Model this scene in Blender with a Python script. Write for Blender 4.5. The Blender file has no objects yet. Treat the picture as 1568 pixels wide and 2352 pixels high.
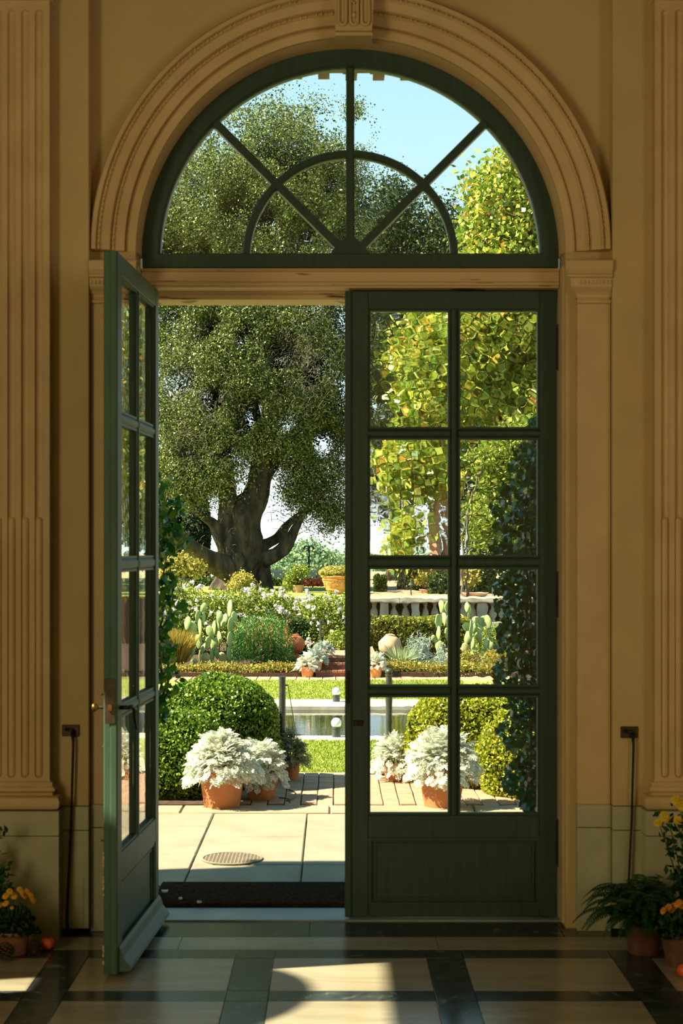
import bpy, math, random
import numpy as np
from mathutils import Vector, Matrix

random.seed(7)
RNG = np.random.default_rng(11)
sc = bpy.context.scene
col = sc.collection
PI = math.pi

# ------------------------------------------------------------------ camera
FPX = 3580.0                      # focal length in pixels of the 1568 x 2352 frame
VX, VY, EYE = 765.0, 1257.0, 1.6  # where the view axis meets the frame, eye height
cam_data = bpy.data.cameras.new('camera')
cam = bpy.data.objects.new('camera', cam_data)
col.objects.link(cam)
cam.location = (0, 0, EYE)
cam.rotation_euler = (PI / 2, 0, 0)
cam_data.sensor_fit = 'HORIZONTAL'
cam_data.sensor_width = 24.0
cam_data.lens = FPX * 24.0 / 1568.0
cam_data.shift_x = (784 - VX) / 1568.0
cam_data.shift_y = (VY - 1176) / 1568.0
cam_data.clip_end = 8000
cam_data.dof.use_dof = True
cam_data.dof.focus_distance = 24.0
cam_data.dof.aperture_fstop = 7.0
sc.camera = cam

# ------------------------------------------------------------------ sky
world = bpy.data.worlds.new('world')
sc.world = world
world.use_nodes = True
wn = world.node_tree.nodes
wl = world.node_tree.links
wn.clear()
tc = wn.new('ShaderNodeTexCoord')
sep = wn.new('ShaderNodeSeparateXYZ')
ramp = wn.new('ShaderNodeValToRGB')
bg = wn.new('ShaderNodeBackground')
wo = wn.new('ShaderNodeOutputWorld')
wl.new(tc.outputs['Generated'], sep.inputs[0])
wl.new(sep.outputs['Z'], ramp.inputs[0])
wl.new(ramp.outputs[0], bg.inputs[0])
wl.new(bg.outputs[0], wo.inputs[0])
cr = ramp.color_ramp
cr.elements[0].position = 0.0
cr.elements[0].color = (0.86, 0.95, 0.93, 1)
cr.elements[1].position = 1.0
cr.elements[1].color = (0.07, 0.23, 0.32, 1)
e = cr.elements.new(0.09); e.color = (0.62, 0.78, 0.82, 1)
e = cr.elements.new(0.26); e.color = (0.47, 0.74, 0.84, 1)
e = cr.elements.new(0.55); e.color = (0.14, 0.37, 0.47, 1)
bg.inputs[1].default_value = 1.0

# ------------------------------------------------------------------ sun
SUN_DIR = Vector((1.0, 0.22, -1.0))
sun_data = bpy.data.lights.new('sun', 'SUN')
sun = bpy.data.objects.new('sun', sun_data)
col.objects.link(sun)
sun_data.energy = 12.2
sun_data.color = (1.0, 0.88, 0.62)
sun_data.angle = math.radians(0.55)
sun.rotation_euler = SUN_DIR.to_track_quat('-Z', 'Y').to_euler()

# ------------------------------------------------------------------ warm fill lamps added at the unseen side windows to brighten the room
def fill_light(name, loc, rot, sx, sy, energy, color):
    d = bpy.data.lights.new(name, 'AREA')
    d.shape = 'RECTANGLE'
    d.size, d.size_y = sx, sy
    d.energy = energy
    d.color = color
    o = bpy.data.objects.new(name, d)
    col.objects.link(o)
    o.location = loc
    o.rotation_euler = rot
    return o

fill_light('window_daylight', (-3.70, .6, 2.0), (0, math.radians(-90), 0), 2.4, 2.6, 100, (1.0, 0.785, 0.385))
fill_light('window_daylight', (3.95, .6, 2.0), (0, math.radians(90), 0), 2.4, 2.6, 38, (1.0, 0.77, 0.38))

sc.view_settings.view_transform = 'Standard'
sc.view_settings.look = 'None'
sc.view_settings.gamma = 1.0
sc.view_settings.use_curve_mapping = False
sc.view_settings.exposure = 0.45
sc.cycles.use_denoising = True
sc.cycles.max_bounces = 10
sc.cycles.diffuse_bounces = 3
sc.cycles.glossy_bounces = 4
sc.cycles.transmission_bounces = 8
sc.cycles.caustics_reflective = False
sc.cycles.caustics_refractive = False
sc.cycles.sample_clamp_indirect = 6.0


# ================================================================== helpers
def at(px, py, d):
    """the point at distance d (metres along the view) that the photo shows at px, py"""
    return Vector(((px - VX) / FPX * d, d, EYE - (py - VY) / FPX * d))


def X(px, d):
    return (px - VX) / FPX * d


def Z(py, d):
    return EYE - (py - VY) / FPX * d


class MB:
    def __init__(self):
        self.v = []
        self.f = []

    def add(self, vs, fs):
        n = len(self.v)
        self.v.extend([tuple(p) for p in vs])
        self.f.extend([tuple(i + n for i in f) for f in fs])
        return self

    def box(self, x0, x1, y0, y1, z0, z1):
        if x0 > x1: x0, x1 = x1, x0
        if y0 > y1: y0, y1 = y1, y0
        if z0 > z1: z0, z1 = z1, z0
        v = [(x, y, z) for z in (z0, z1) for y in (y0, y1) for x in (x0, x1)]
        f = [(0, 2, 3, 1), (4, 5, 7, 6), (0, 1, 5, 4), (2, 6, 7, 3), (0, 4, 6, 2), (1, 3, 7, 5)]
        return self.add(v, f)

    def cbox(self, x0, x1, y0, y1, z0, z1, c=0.004):
        """box with chamfered edges"""
        if x0 > x1: x0, x1 = x1, x0
        if y0 > y1: y0, y1 = y1, y0
        if z0 > z1: z0, z1 = z1, z0
        lo, hi = (x0, y0, z0), (x1, y1, z1)
        c = min(c, (x1 - x0) * .45, (y1 - y0) * .45, (z1 - z0) * .45)
        vs, idx = [], {}
        for sx in (0, 1):
            for sy in (0, 1):
                for sz in (0, 1):
                    s = (sx, sy, sz)
                    for ax in range(3):
                        p = []
                        for k in range(3):
                            b = hi[k] if s[k] else lo[k]
                            if k != ax:
                                b += -c if s[k] else c
                            p.append(b)
                        idx[(s, ax)] = len(vs)
                        vs.append(tuple(p))
        fs = []
        for ax in range(3):
            o = [k for k in range(3) if k != ax]
            for sgn in (0, 1):
                q = []
                for a, b in ((0, 0), (1, 0), (1, 1), (0, 1)):
                    s = [0, 0, 0]
                    s[ax] = sgn; s[o[0]] = a; s[o[1]] = b
                    q.append(idx[(tuple(s), ax)])
                fs.append(tuple(q))
        for ax in range(3):
            o = [k for k in range(3) if k != ax]
            for a in (0, 1):
                for b in (0, 1):
                    s0 = [0, 0, 0]; s1 = [0, 0, 0]
                    s0[o[0]] = s1[o[0]] = a
                    s0[o[1]] = s1[o[1]] = b
                    s1[ax] = 1
                    s0, s1 = tuple(s0), tuple(s1)
                    fs.append((idx[(s0, o[0])], idx[(s1, o[0])], idx[(s1, o[1])], idx[(s0, o[1])]))
        for sx in (0, 1):
            for sy in (0, 1):
                for sz in (0, 1):
                    s = (sx, sy, sz)
                    fs.append((idx[(s, 0)], idx[(s, 1)], idx[(s, 2)]))
        return self.add(vs, fs)

    def prism(self, poly, a0, a1, axis='y'):
        """polygon of 2-D points pushed along an axis (y: points are x,z; x: points are y,z; z: points are x,y)"""
        n = len(poly)
        def mk(p, a):
            if axis == 'y': return (p[0], a, p[1])
            if axis == 'x': return (a, p[0], p[1])
            return (p[0], p[1], a)
        v = [mk(p, a0) for p in poly] + [mk(p, a1) for p in poly]
        f = [tuple(range(n)), tuple(range(2 * n - 1, n - 1, -1))]
        f += [(i, (i + 1) % n, n + (i + 1) % n, n + i) for i in range(n)]
        return self.add(v, f)

    def tube(self, pts, rad, seg=8, cap=True):
        pts = [Vector(p) for p in pts]
        if not hasattr(rad, '__len__'):
            rad = [rad] * len(pts)
        t0 = (pts[1] - pts[0]).normalized()
        ref = Vector((0, 0, 1)) if abs(t0.z) < .9 else Vector((1, 0, 0))
        u = t0.cross(ref).normalized()
        vs, fs = [], []
        for i, p in enumerate(pts):
            if i == 0: t = pts[1] - pts[0]
            elif i == len(pts) - 1: t = pts[-1] - pts[-2]
            else: t = (pts[i + 1] - pts[i - 1])
            t.normalize()
            u = (u - t * u.dot(t))
            if u.length < 1e-6: u = t.orthogonal()
            u.normalize()
            w = t.cross(u)
            for k in range(seg):
                a = 2 * PI * k / seg
                vs.append(p + (u * math.cos(a) + w * math.sin(a)) * rad[i])
        for i in range(len(pts) - 1):
            for k in range(seg):
                k2 = (k + 1) % seg
                fs.append((i * seg + k, i * seg + k2, (i + 1) * seg + k2, (i + 1) * seg + k))
        if cap:
            fs.append(tuple(range(seg))[::-1])
            fs.append(tuple((len(pts) - 1) * seg + k for k in range(seg)))
        return self.add(vs, fs)

    def lathe(self, prof, c=(0, 0, 0), seg=24, lobes=0, lobe_amp=0.0, close=True):
        vs, fs = [], []
        n = len(prof)
        for r, z in prof:
            for k in range(seg):
                a = 2 * PI * k / seg
                rr = r * (1 + lobe_amp * abs(math.cos(a * lobes / 2))) if lobes else r
                vs.append((c[0] + rr * math.cos(a), c[1] + rr * math.sin(a), c[2] + z))
        for i in range(n - 1):
            for k in range(seg):
                k2 = (k + 1) % seg
                fs.append((i * seg + k, i * seg + k2, (i + 1) * seg + k2, (i + 1) * seg + k))
        if close:
            fs.append(tuple(range(seg))[::-1])
            fs.append(tuple((n - 1) * seg + k for k in range(seg)))
        return self.add(vs, fs)

    def arc(self, prof, cx, cz, a0, a1, n, close=True):
        """sweep a profile of (radius, y) points round the axis through cx, cz"""
        m = len(prof)
        vs, fs = [], []
        for i in range(n + 1):
            a = a0 + (a1 - a0) * i / n
            ca, sa = math.cos(a), math.sin(a)
            for r, y in prof:
                vs.append((cx + r * ca, y, cz + r * sa))
        mm = m if close else m - 1
        for i in range(n):
            for k in range(mm):
                k2 = (k + 1) % m
                fs.append((i * m + k, i * m + k2, (i + 1) * m + k2, (i + 1) * m + k))
        if close:
            fs.append(tuple(range(m)))
            fs.append(tuple(n * m + k for k in range(m))[::-1])
        return self.add(vs, fs)

    def ball(self, c, r, seg=12, rings=8, sz=1.0, sy=1.0):
        prof = []
        vs, fs = [], []
        for i in range(rings + 1):
            th = PI * i / rings
            for k in range(seg):
                a = 2 * PI * k / seg
                vs.append((c[0] + r * math.sin(th) * math.cos(a), c[1] + sy * r * math.sin(th) * math.sin(a), c[2] - r * sz * math.cos(th)))
        for i in range(rings):
            for k in range(seg):
                k2 = (k + 1) % seg
                fs.append((i * seg + k, i * seg + k2, (i + 1) * seg + k2, (i + 1) * seg + k))
        return self.add(vs, fs)

    def mesh(self, name, origin=(0, 0, 0), smooth=False):
        me = bpy.data.meshes.new(name)
        ox, oy, oz = origin
        me.from_pydata([(x - ox, y - oy, z - oz) for x, y, z in self.v], [], self.f)
        if smooth:
            me.shade_smooth()
            if smooth != 'all':
                me.set_sharp_from_angle(angle=math.radians(40))
        return me

    def build(self, name, mat, parent=None, origin=None, smooth=False, local=False):
        if local:
            o = W0
        elif parent is not None:
            o = WORLD.get(parent.name, (0, 0, 0))
        elif origin is not None:
            o = origin
        else:
            a = np.array(self.v)
            o = (float(a[:, 0].min() + a[:, 0].max()) / 2, float(a[:, 1].min() + a[:, 1].max()) / 2, float(a[:, 2].min()))
        me = self.mesh(name, o, smooth)
        return link(name, me, mat, parent, o)


W0 = (0, 0, 0)
WORLD = {}


def link(name, me, mat=None, parent=None, origin=(0, 0, 0)):
    ob = bpy.data.objects.new(name, me)
    if mat is not None and me is not None:
        me.materials.append(mat)
    col.objects.link(ob)
    if parent is not None:
        ob.parent = parent
        WORLD[ob.name] = origin
    else:
        ob.location = origin
        WORLD[ob.name] = tuple(origin)
    return ob


def tag(o, label=None, cat=None, group=None, kind=None):
    if label: o['label'] = label
    if cat: o['category'] = cat
    if group: o['group'] = group
    if kind: o['kind'] = kind
    return o


def thing(name, loc, label=None, cat=None, group=None, rz=0.0, kind=None):
    o = bpy.data.objects.new(name, None)
    o.empty_display_size = .05
    col.objects.link(o)
    o.location = loc
    o.rotation_euler = (0, 0, rz)
    WORLD[o.name] = tuple(loc)
    return tag(o, label, cat, group, kind)


def kids(o):
    return [c for c in bpy.data.objects if c.parent == o]


def copy_tree(o, loc, rz=0.0, label=None, group=None, scale=None):
    r = o.copy()
    col.objects.link(r)
    r.location = loc
    r.rotation_euler = (0, 0, rz)
    if scale: r.scale = (scale, scale, scale)
    WORLD[r.name] = tuple(loc)
    if label: r['label'] = label
    if group: r['group'] = group
    for ch in kids(o):
        c = ch.copy(); col.objects.link(c); c.parent = r
        for g in kids(ch):
            d = g.copy(); col.objects.link(d); d.parent = c
    return r


# ------------------------------------------------------------------ materials
def lin(c):
    if isinstance(c, str):
        c = tuple(int(c[i:i + 2], 16) / 255 for i in (0, 2, 4))
        c = tuple(x / 12.92 if x <= .04045 else ((x + .055) / 1.055) ** 2.4 for x in c)
    return (c[0], c[1], c[2], 1)


def mat(name, c1, c2=None, scale=8.0, rough=.6, bump=0.0, bscale=None, metal=0.0, detail=6, spec=.5, stretch=None, lo=.35, hi=.65, seed=0.0, dist=0.0, c3=None, coat=0.0):
    m = bpy.data.materials.new(name)
    m.use_nodes = True
    n, l = m.node_tree.nodes, m.node_tree.links
    b = n['Principled BSDF']
    b.inputs['Roughness'].default_value = rough
    b.inputs['Metallic'].default_value = metal
    b.inputs['Specular IOR Level'].default_value = spec
    if coat: b.inputs['Coat Weight'].default_value = coat
    b.inputs['Base Color'].default_value = lin(c1)
    if c2 is None and not bump:
        return m
    t = n.new('ShaderNodeTexCoord')
    mp = n.new('ShaderNodeMapping')
    l.new(t.outputs['Object'], mp.inputs[0])
    if stretch: mp.inputs['Scale'].default_value = stretch
    mp.inputs['Location'].default_value = (seed, seed * 1.7, seed * .6)
    if c2 is not None:
        no = n.new('ShaderNodeTexNoise')
        no.inputs['Scale'].default_value = scale
        no.inputs['Detail'].default_value = detail
        no.inputs['Distortion'].default_value = dist
        l.new(mp.outputs[0], no.inputs[0])
        r = n.new('ShaderNodeValToRGB')
        r.color_ramp.elements[0].position = lo
        r.color_ramp.elements[0].color = lin(c1)
        r.color_ramp.elements[1].position = hi
        r.color_ramp.elements[1].color = lin(c2)
        if c3 is not None:
            e = r.color_ramp.elements.new(min(hi + .12, .98)); e.color = lin(c3)
        l.new(no.outputs['Fac'], r.inputs[0])
        l.new(r.outputs[0], b.inputs['Base Color'])
    if bump:
        nb = n.new('ShaderNodeTexNoise')
        nb.inputs['Scale'].default_value = bscale or scale * 4
        nb.inputs['Detail'].default_value = 5
        l.new(mp.outputs[0], nb.inputs[0])
        bn = n.new('ShaderNodeBump')
        bn.inputs['Strength'].default_value = min(1, bump * 20)
        bn.inputs['Distance'].default_value = bump
        l.new(nb.outputs['Fac'], bn.inputs['Height'])
        l.new(bn.outputs[0], b.inputs['Normal'])
    return m


def leafmat(name, cols, trans=.35, rough=.45, spec=.4, weights=None):
    """leaf colour drawn per leaf"""
    m = bpy.data.materials.new(name)
    m.use_nodes = True
    n, l = m.node_tree.nodes, m.node_tree.links
    b = n['Principled BSDF']
    b.inputs['Roughness'].default_value = rough
    b.inputs['Specular IOR Level'].default_value = spec
    g = n.new('ShaderNodeNewGeometry')
    r = n.new('ShaderNodeValToRGB')
    r.color_ramp.interpolation = 'LINEAR'
    k = len(cols)
    pos = weights or [i / (k - 1) for i in range(k)]
    r.color_ramp.elements[0].position = pos[0]; r.color_ramp.elements[0].color = lin(cols[0])
    r.color_ramp.elements[1].position = pos[-1]; r.color_ramp.elements[1].color = lin(cols[-1])
    for p, c in list(zip(pos, cols))[1:-1]:
        e = r.color_ramp.elements.new(p); e.color = lin(c)
    l.new(g.outputs['Random Per Island'], r.inputs[0])
    l.new(r.outputs[0], b.inputs['Base Color'])
    if trans:
        tr = n.new('ShaderNodeBsdfTranslucent')
        mx = n.new('ShaderNodeMixShader')
        mx.inputs[0].default_value = trans
        l.new(r.outputs[0], tr.inputs[0])
        l.new(b.outputs[0], mx.inputs[1])
        l.new(tr.outputs[0], mx.inputs[2])
        l.new(mx.outputs[0], n['Material Output'].inputs[0])
    return m


def glassmat():
    m = bpy.data.materials.new('window_glass')
    m.use_nodes = True
    n, l = m.node_tree.nodes, m.node_tree.links
    b = n['Principled BSDF']
    b.inputs['Base Color'].default_value = (.97, 1, .98, 1)
    b.inputs['Transmission Weight'].default_value = 1
    b.inputs['Roughness'].default_value = 0
    b.inputs['IOR'].default_value = 1.45
    return m


# ------------------------------------------------------------------ foliage in numpy
def unit(a):
    return a / np.maximum(np.linalg.norm(a, axis=1, keepdims=True), 1e-9)


def rand_dir(n):
    return unit(RNG.normal(size=(n, 3)))


def poly_mesh(name, V, F):
    """V (n,3), F (m,k) all polygons with k corners"""
    me = bpy.data.meshes.new(name)
    m, k = F.shape
    me.vertices.add(len(V))
    me.vertices.foreach_set('co', np.ascontiguousarray(V, dtype=np.float32).ravel())
    me.loops.add(m * k)
    me.loops.foreach_set('vertex_index', np.ascontiguousarray(F, dtype=np.int32).ravel())
    me.polygons.add(m)
    me.polygons.foreach_set('loop_start', np.arange(0, m * k, k, dtype=np.int32))
    me.update(calc_edges=True)
    return me


def leaf_arrays(P, N, L, Wd, T=None, fold=.0):
    n = len(P)
    if T is None:
        T = rand_dir(n)
    T = unit(T - N * np.sum(T * N, axis=1, keepdims=True))
    B = np.cross(N, T)
    L = np.broadcast_to(np.asarray(L, dtype=float), (n,))[:, None]
    Wd = np.broadcast_to(np.asarray(Wd, dtype=float), (n,))[:, None]
    V = np.empty((n, 4, 3))
    V[:, 0] = P - T * L / 2
    V[:, 1] = P + B * Wd / 2 + T * L * .06 - N * fold * L
    V[:, 2] = P + T * L / 2 - N * fold * L
    V[:, 3] = P - B * Wd / 2 + T * L * .06 - N * fold * L
    F = np.arange(n * 4).reshape(n, 4)
    return V.reshape(-1, 3), F


def leaves(name, P, out, size, asp, mt, parent=None, bias=.6, jit=.35, T=None, kind='stuff', origin=None, droop=0.0):
    n = len(P)
    N = unit(out * bias + rand_dir(n) * (1.0))
    if T is None and droop:
        T = rand_dir(n) + np.array([0, 0, -droop])
    L = size * (1 + jit * RNG.uniform(-1, 1, n))
    V, F = leaf_arrays(P, N, L, L * asp, T, fold=.08)
    o = WORLD.get(parent.name, (0, 0, 0)) if parent is not None else (origin or (0, 0, 0))
    me = poly_mesh(name, V - np.array(o), F)
    ob = link(name, me, mt, parent, o)
    if kind: ob['kind'] = kind
    return ob


def crown(blobs, nclump, per, rc, shell=.55, squash=1.0):
    """blobs: (cx,cy,cz,rx,ry,rz[,weight]); leaves gathered in clumps near the skins of the blobs"""
    w = np.array([(b[6] if len(b) > 6 else 1) * (b[3] * b[5]) for b in blobs])
    w = w / w.sum()
    idx = RNG.choice(len(blobs), nclump, p=w)
    B = np.array([b[:6] for b in blobs])[idx]
    D = rand_dir(nclump)
    R = RNG.uniform(shell, 1.0, (nclump, 1))
    C = B[:, :3] + D * R * B[:, 3:]
    out = unit(D / B[:, 3:])
    rcs = rc * RNG.uniform(.6, 1.4, (nclump, 1, 1))
    off = RNG.normal(size=(nclump, per, 3)) * rcs * np.array([1, 1, squash])
    P = C[:, None, :] + off
    O = unit((np.repeat(out[:, None, :], per, axis=1) + off / rc * .5).reshape(-1, 3))
    return P.reshape(-1, 3), O


def dome_pts(n, c, r, lump=.05, thick=.04, zmin=0.0, pw=2.0):
    """points on the skin of a clipped bush that stands on z = c.z + zmin"""
    D = rand_dir(int(n * 1.9))
    D = D[D[:, 2] > -0.75][:n]
    n = len(D)
    ph = RNG.uniform(0, 6.28, 6)
    lumps = (np.sin(D[:, 0] * 5 + ph[0]) * np.cos(D[:, 1] * 6 + ph[1]) + np.sin(D[:, 2] * 7 + ph[2]) * .8 + np.sin((D[:, 0] + D[:, 2]) * 11 + ph[3]) * .5) * lump
    s = (np.abs(D) ** pw).sum(axis=1) ** (-1 / pw)
    R = (1 + lumps + RNG.uniform(-1, .35, n) * thick) * s
    P = D * R[:, None] * np.array(r) + np.array(c)
    P[:, 2] = np.maximum(P[:, 2], c[2] + zmin)
    return P, unit(D / np.array(r))


def dome_core(c, r, k=.86, pw=2.0, seg=20, rings=10):
    mb = MB()
    vs, fs = [], []
    for i in range(rings + 1):
        th = PI * i / rings
        for j in range(seg):
            a = 2 * PI * j / seg
            d = np.array([math.sin(th) * math.cos(a), math.sin(th) * math.sin(a), -math.cos(th)])
            s = (np.abs(d) ** pw).sum() ** (-1 / pw)
            p = d * s * np.array(r) * k + np.array(c)
            vs.append(tuple(p))
    for i in range(rings):
        for j in range(seg):
            j2 = (j + 1) % seg
            fs.append((i * seg + j, i * seg + j2, (i + 1) * seg + j2, (i + 1) * seg + j))
    return mb.add(vs, fs)


def box_pts(n, x0, x1, y0, y1, z0, z1, rough=.03):
    """points on the front, top, sides and back of a clipped hedge block"""
    ax, ay, az = x1 - x0, y1 - y0, z1 - z0
    areas = np.array([ax * az, ax * az * .4, ax * ay, ay * az, ay * az])
    k = RNG.choice(5, n, p=areas / areas.sum())
    U, V = RNG.uniform(0, 1, n), RNG.uniform(0, 1, n)
    P = np.zeros((n, 3)); O = np.zeros((n, 3))
    def put(m, x, y, z, o):
        P[m, 0] = x; P[m, 1] = y; P[m, 2] = z; O[m] = o
    m = k == 0; put(m, x0 + U[m] * ax, y0, z0 + V[m] * az, (0, -1, 0))
    m = k == 1; put(m, x0 + U[m] * ax, y1, z0 + V[m] * az, (0, 1, 0))
    m = k == 2; put(m, x0 + U[m] * ax, y0 + V[m] * ay, z1, (0, 0, 1))
    m = k == 3; put(m, x0, y0 + U[m] * ay, z0 + V[m] * az, (-1, 0, 0))
    m = k == 4; put(m, x1, y0 + U[m] * ay, z0 + V[m] * az, (1, 0, 0))
    P += RNG.normal(size=(n, 3)) * rough
    wav = np.sin(P[:, 0] * 3.1) * np.cos(P[:, 2] * 4 + 1) * rough
    P[:, 1] += wav; P[:, 2] += np.sin(P[:, 0] * 5.3 + 1) * rough * .6 * (P[:, 2] > z1 - .1)
    P[:, 2] = np.maximum(P[:, 2], z0)
    return P, O


def blades(name, base, direc, L, wd, mt, parent=None, bend=.25, kind='stuff', origin=None):
    """grass-like blades: two-segment tapering strips"""
    n = len(base)
    L = np.broadcast_to(np.asarray(L, float), (n,))[:, None]
    D = unit(direc)
    S = unit(np.cross(D, rand_dir(n)))
    sag = np.stack([D[:, 0], D[:, 1], -np.ones(n)], axis=1)
    V = np.empty((n, 5, 3))
    mid = base + D * L * .55
    tip = base + D * L + sag * L * bend
    V[:, 0] = base - S * wd / 2
    V[:, 1] = base + S * wd / 2
    V[:, 2] = mid + S * wd * .45
    V[:, 3] = tip
    V[:, 4] = mid - S * wd * .45
    F = np.arange(n * 5).reshape(n, 5)
    o = WORLD.get(parent.name, (0, 0, 0)) if parent is not None else (origin or (0, 0, 0))
    me = poly_mesh(name, V.reshape(-1, 3) - np.array(o), F)
    ob = link(name, me, mt, parent, o)
    if kind: ob['kind'] = kind
    return ob
# ================================================================== materials of the room
M = {}
M['plaster'] = mat('cream_painted_plaster', (.53, .39, .17), (.60, .45, .20), scale=3, rough=.75, bump=.0012, bscale=90)
M['ceiling'] = mat('brown_ceiling_plaster', (.22, .15, .08), (.28, .19, .10), scale=3, rough=.9)
M['trim'] = mat('cream_painted_trim', (.58, .41, .19), (.66, .48, .235), scale=5, rough=.6, bump=.001, bscale=60)
M['worn_trim'] = mat('worn_cream_paint', (.15, .065, .025), (.64, .46, .23), scale=5, rough=.6, bump=.001, bscale=60, stretch=(.8, 1, 16), lo=.335, hi=.36, seed=3.3)
M['dado'] = mat('pale_stone_dado', (.40, .40, .25), (.50, .48, .30), scale=4, rough=.45, bump=.001, bscale=40, dist=1.2)
M['marble'] = mat('cream_marble', (.27, .245, .165), (.37, .335, .235), scale=2.2, rough=.22, stretch=(.6, 3, 1), dist=1.5, detail=8)
M['dark_marble'] = mat('dark_green_marble', (.018, .026, .028), (.045, .058, .058), scale=7, rough=.17, dist=2.5, detail=10, lo=.35, hi=.62, c3=(.18, .21, .20))
M['sill'] = mat('blue_grey_sill', (.22, .27, .27), (.30, .35, .34), scale=5, rough=.35)
M['green'] = mat('dark_green_door_paint', (.028, .060, .040), (.038, .076, .052), scale=9, rough=.42, bump=.0008, bscale=50, stretch=(6, 6, .5))
M['green_worn'] = mat('worn_green_door_paint', (.045, .095, .062), (.062, .12, .078), scale=12, rough=.55, spec=.3, bump=.0006, bscale=70, stretch=(1, 1, .3))
M['glass'] = glassmat()
M['brass'] = mat('old_brass', (.30, .17, .05), (.18, .09, .03), scale=40, rough=.35, metal=.9)
M['iron'] = mat('dark_iron', (.012, .012, .012), (.03, .025, .02), scale=30, rough=.5, metal=.6)
M['rust'] = mat('brown_metal', (.045, .030, .018), (.08, .05, .03), scale=40, rough=.5, metal=.5)
M['outer_wall'] = mat('outer_stucco', (.55, .46, .32), (.62, .52, .37), scale=3, rough=.8, bump=.003)

# ================================================================== floor of the room
def floor_build():
    fl = thing('floor', (0, 0, 0), kind='structure')
    mb = MB().box(-3.9, 4.0, -4.0, 6.66, -.20, -.022)
    mb.build('floor_bed', M['dark_marble'], fl)
    g = .0012
    rows = []
    def piece(nm, m, x0, x1, y0, y1, dz):
        b = MB().cbox(x0 + g, x1 - g, y0 + g, y1 - g, -.022, dz, .001)
        b.build(nm, M[m], fl)
    # the dark strip under the threshold and the light border
    xs = [-4, -2.4, -1.25, -.1, .95, 2.2, 4]
    for a, b in zip(xs, xs[1:]): piece('threshold_slab', 'dark_marble', a, b, 6.40, 6.66, 0)
    xs = [-4, -2.9, -1.7, -.62, .42, 1.55, 2.7, 4]
    for a, b in zip(xs, xs[1:]): piece('border_slab', 'marble', a, b, 6.20, 6.40, 0)
    dark = [(-3.302, -3.152), (-2.572, -2.422), (-1.838, -1.688), (-1.106, -.958), (-.384, -.231), (.364, .508), (1.087, 1.240), (1.82, 1.97), (2.55, 2.70), (3.28, 3.43)]
    y = 6.20
    spans = []
    while y > 3.2:
        spans.append(('d', y - .13, y)); y -= .13
        spans.append(('l', y - .445, y)); y -= .445
    xe = -4.0
    cols = []
    for a, b in dark:
        cols.append(('l', xe, a)); cols.append(('d', a, b)); xe = b
    cols.append(('l', xe, 4.0))
    for rk, y0, y1 in spans:
        for ck, x0, x1 in cols:
            d = rk == 'd' or ck == 'd'
            piece('dark_band' if d else 'pale_slab', 'dark_marble' if d else 'marble', x0, x1, y0, y1, 0)
    # the rest of the room behind the camera: the same slabs, joined
    yb = spans[-1][1]
    a, b = MB(), MB()
    while yb > -4:
        y1, y0 = yb, max(-4, yb - .13)
        for ck, x0, x1 in cols: b.box(x0 + g, x1 - g, y0 + g, y1 - g, -.022, 0)
        y1, y0 = y0, max(-4, y0 - .445)
        if y1 - y0 > .01:
            for ck, x0, x1 in cols: (b if ck == 'd' else a).box(x0 + g, x1 - g, y0 + g, y1 - g, -.022, 0)
        yb = y0
        if y0 <= -3.99: break
    tag(a.build('pale_paving', M['marble'], fl), kind='stuff')
    tag(b.build('dark_paving', M['dark_marble'], fl), kind='stuff')


floor_build()

# ================================================================== walls
CX, CZ, RO = .073, 2.841, .891     # centre and radius of the arched opening
YW, YO = 6.55, 7.0                 # inner and outer face of the front wall
HT = 4.16

def front_wall():
    w = thing('wall_front', (0, 0, 0), kind='structure')
    xl, xr = CX - RO - .012, CX + RO + .012
    mb = MB()
    mb.box(-4.2, xl, YW, YO, 0, CZ).box(xr, 4.2, YW, YO, 0, CZ)
    n = 48
    R = RO + .012
    top = HT
    # the part over the springing: quads between the arc and the rectangle round it
    arc = [(CX + R * math.cos(PI * i / n), CZ + R * math.sin(PI * i / n)) for i in range(n + 1)]
    outl = []
    for x, z in arc:
        dx, dz = x - CX, z - CZ
        sx = (4.2 - CX) / dx if dx > 1e-6 else ((-4.2 - CX) / dx if dx < -1e-6 else 1e9)
        sz = (top - CZ) / dz if dz > 1e-6 else 1e9
        s = min(sx, sz)
        outl.append((CX + dx * s, CZ + dz * s))
    for i in range(n):
        a, b, c, d = arc[i], arc[i + 1], outl[i + 1], outl[i]
        poly = [a, d]
        # keep the corners of the rectangle
        if abs(d[0] - 4.2) < 1e-6 and abs(c[1] - top) < 1e-6 and c[0] < 4.199: poly.append((4.2, top))
        if abs(d[1] - top) < 1e-6 and abs(c[0] + 4.2) < 1e-6 and d[0] > -4.199: poly.append((-4.2, top))
        poly += [c, b]
        mb.prism(poly, YW, YO)
    mb.build('inner_plaster', M['plaster'], w)
    return w


WF = front_wall()

def hollow_wall(name, axis, pos, thick, length, openings, mt):
    """a wall with rectangular openings (u0, u1, z0, z1), cut into a grid of boxes"""
    us = sorted({length[0], length[1], *[o[0] for o in openings], *[o[1] for o in openings]})
    zs = sorted({0, HT, *[o[2] for o in openings], *[o[3] for o in openings]})
    mb = MB()
    for u0, u1 in zip(us, us[1:]):
        z_start = None
        for z0, z1 in zip(zs, zs[1:]):
            cu, cz = (u0 + u1) / 2, (z0 + z1) / 2
            solid = not any(o[0] < cu < o[1] and o[2] < cz < o[3] for o in openings)
            if solid:
                if axis == 'x': mb.box(pos, pos + thick, u0, u1, z0, z1)
                else: mb.box(u0, u1, pos, pos + thick, z0, z1)
    return tag(mb.build(name, mt), kind='structure')


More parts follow.
